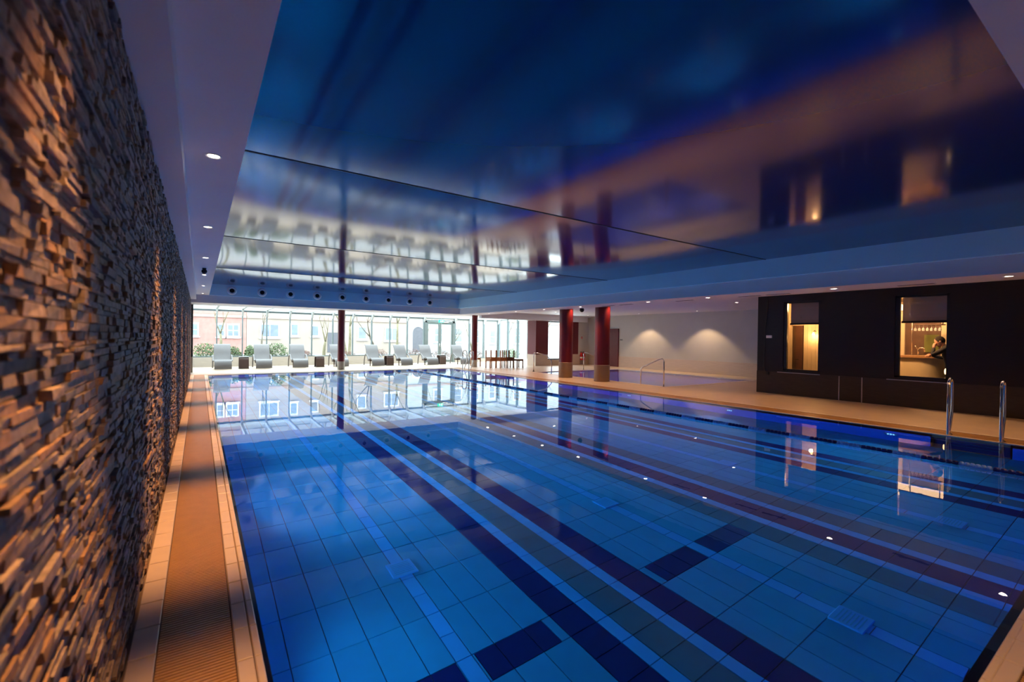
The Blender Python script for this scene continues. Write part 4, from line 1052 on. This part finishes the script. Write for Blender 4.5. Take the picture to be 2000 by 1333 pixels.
h3 = house(17.7, 33.5, 'white_render', 'white house with the arched doorway behind the glazed door', g3 + up_(g3, 3.0), 8.4, (3.4, 3.6))
ap = [(18.2, 0.0), (19.42, 0.0), (19.42, 2.0)] + [(18.81+0.61*math.cos(a), 2.0+0.62*math.sin(a)) for a in [PI*k/10 for k in range(1, 10)]] + [(18.2, 2.0)]
MB().prism([(p[0], p[1]) for p in ap], -0.06, 0.02, 'y').build('arched_door', M['house_door'], h3)
MB().prism([(18.81+(p[0]-18.81)*1.18, p[1]*1.06) for p in ap], -0.03, 0.02, 'y').build('door_surround', M['house_trim'], h3)
g4 = [(34.6, 0.9, 1.0, 1.6, 1, 2), (38.1, 1.0, 0.9, 1.1, 1, 2), (41.0, 0.9, 1.0, 1.6, 1, 2), (44.5, 0.9, 1.0, 1.6, 1, 2)]
house(33.5, 50.0, 'white_render', 'pale house seen through the cross wall window', g4 + up_(g4, 3.0), 8.0, (3.3, 3.5))

# trees
def tree(x, y, hgt, lean, label, m, seed, r0=0.10, fork=1.6):
    r = random.Random(seed); t = empty('bare_tree', (x, y, -0.12), label=label, cat='tree', group='bare trees in the street')
    trunk = MB(); br = MB()
    def grow(p, d, L, rad, lev, mb):
        pts = [p]; rr = [rad]; q = p.copy(); dd = d.copy()
        for k in range(4):
            dd = (dd + Vector((r.uniform(-.12, .12), r.uniform(-.12, .12), 0.05))).normalized(); q = q + dd*L/4; pts.append(q.copy()); rr.append(rad*(1-0.11*(k+1)))
        mb.tube(pts, rr, 6 if lev < 2 else 4)
        if lev < 4:
            for k in range(2 if lev == 0 else r.choice((2, 3))):
                a = r.uniform(0, 2*PI); sp = r.uniform(0.35, 0.75); nd = (dd + Vector((math.cos(a)*sp, math.sin(a)*sp, r.uniform(-0.05, 0.25)))).normalized()
                st_ = pts[-1] if k < 2 else pts[2]
                grow(st_, nd, L*r.uniform(0.55, 0.8), rr[-1]*0.72, lev+1, br)
    grow(Vector((0, 0, 0)), Vector((lean, 0, 1)).normalized(), fork, r0, 0, trunk)
    trunk.build('trunk', M[m], t, smooth=True); br.build('branches', M[m], t, smooth=True)
TR = [(1.05, 31.0, 0.02, 'forked yellowish tree before the pink brick house', 'bark', 0.10, 1.7), (3.05, 32.0, 0.18, 'thin leaning tree between the brick and cream house', 'bark_dark', 0.07, 1.7),
      (6.55, 31.0, 0.02, 'twin stemmed tree left of the slim column', 'bark', 0.13, 1.3), (7.75, 30.0, 0.0, 'upright mossy tree just right of the slim column', 'bark', 0.11, 2.2), (8.85, 33.5, -0.03, 'pale trunk behind the fifth lounger', 'bark', 0.12, 2.4),
      (9.65, 29.5, -0.25, 'leaning tree behind the sixth lounger', 'bark_dark', 0.10, 1.8), (11.3, 31.0, 0.0, 'straight ochre trunk before the cream house', 'bark', 0.12, 2.6), (13.2, 30.0, 0.05, 'slender tree left of the glazed door', 'bark', 0.07, 1.8),
      (15.6, 30.5, -0.35, 'bent tree seen through the glazed door', 'bark', 0.12, 1.2), (15.9, 28.0, -0.1, 'branching tree right of the glazed door', 'bark', 0.09, 1.6), (20.3, 30.5, 0.0, 'tree before the white house in the alcove windows', 'bark_dark', 0.10, 1.7), (27.0, 34.0, 0.0, 'tree beyond the cross wall window', 'bark_dark', 0.11, 1.9)]
for i, (x, y, ln, lab, m, r0, fk) in enumerate(TR): tree(x, y, 5, ln, lab, m, 40+i, r0, fk)
# hedges and shrubs
def shrub(x, y, rx_, ry_, h, label, m, seed, n=900, twig=False):
    r = random.Random(seed); t = empty('shrub', (x, y, -0.05), label=label, cat='shrub', group='shrubs outside the windows')
    mb = MB()
    for k in range(7):
        a = r.uniform(0, 2*PI); mb.tube([(r.uniform(-.1, .1), r.uniform(-.1, .1), 0), (rx_*0.4*math.cos(a), ry_*0.4*math.sin(a), h*0.5), (rx_*0.7*math.cos(a), ry_*0.7*math.sin(a), h*0.9)], [0.02, 0.014, 0.006], 5)
    mb.build('stems', M['bark_dark'], t)
    mb = MB()
    for k in range(n):
        while True:
            p = Vector((r.uniform(-1, 1), r.uniform(-1, 1), r.uniform(-1, 1)))
            if 0.25 < p.length < 1: break
        c = Vector((p.x*rx_, p.y*ry_, h*0.55 + p.z*h*0.5)); s = r.uniform(0.03, 0.06) if not twig else r.uniform(0.02, 0.04)
        a = Vector((r.uniform(-1, 1), r.uniform(-1, 1), r.uniform(-1, 1))).normalized(); b = a.orthogonal().normalized()
        if twig: mb.add([c - a*s*3, c + b*s*0.3, c + a*s*3, c - b*s*0.3], [(0, 1, 2, 3)])
        else: mb.add([c - a*s, c + b*s*0.55, c + a*s, c - b*s*0.55], [(0, 1, 2, 3)])
    tag(mb.build('foliage', M[m], t), kind='stuff')
for i, (x, rx_, h, lab, m, tw) in enumerate([(0.25, 0.62, 1.10, 'green bush left of the first lounger', 'leaf', False), (1.42, 0.36, 0.95, 'low green bush behind the first side table', 'leaf', False), (2.14, 0.26, 1.0, 'small green bush left of the second lounger', 'leaf', False),
        (3.35, 0.58, 1.15, 'dense green bush between second and third lounger', 'leaf', False), (4.75, 0.35, 0.75, 'thin reddish shrub right of the third lounger', 'leaf_red', True), (6.9, 0.6, 0.70, 'reddish shrub right of the slim column', 'leaf_red', True),
        (8.9, 0.45, 0.80, 'reddish shrub behind the fifth lounger', 'leaf_red', True), (10.9, 0.6, 0.85, 'reddish shrub left of the glazed door', 'leaf_red', True), (12.9, 0.7, 0.80, 'reddish shrub behind the glazed door', 'leaf_red', True), (15.4, 0.7, 0.75, 'dull shrub in the alcove window', 'leaf_red', True), (18.3, 0.7, 0.8, 'green bush beyond the alcove side windows', 'leaf', False)]):
    shrub(x, GY+1.4, rx_, 0.5, h, lab, m, 70+i, 1000 if not tw else 700, tw)
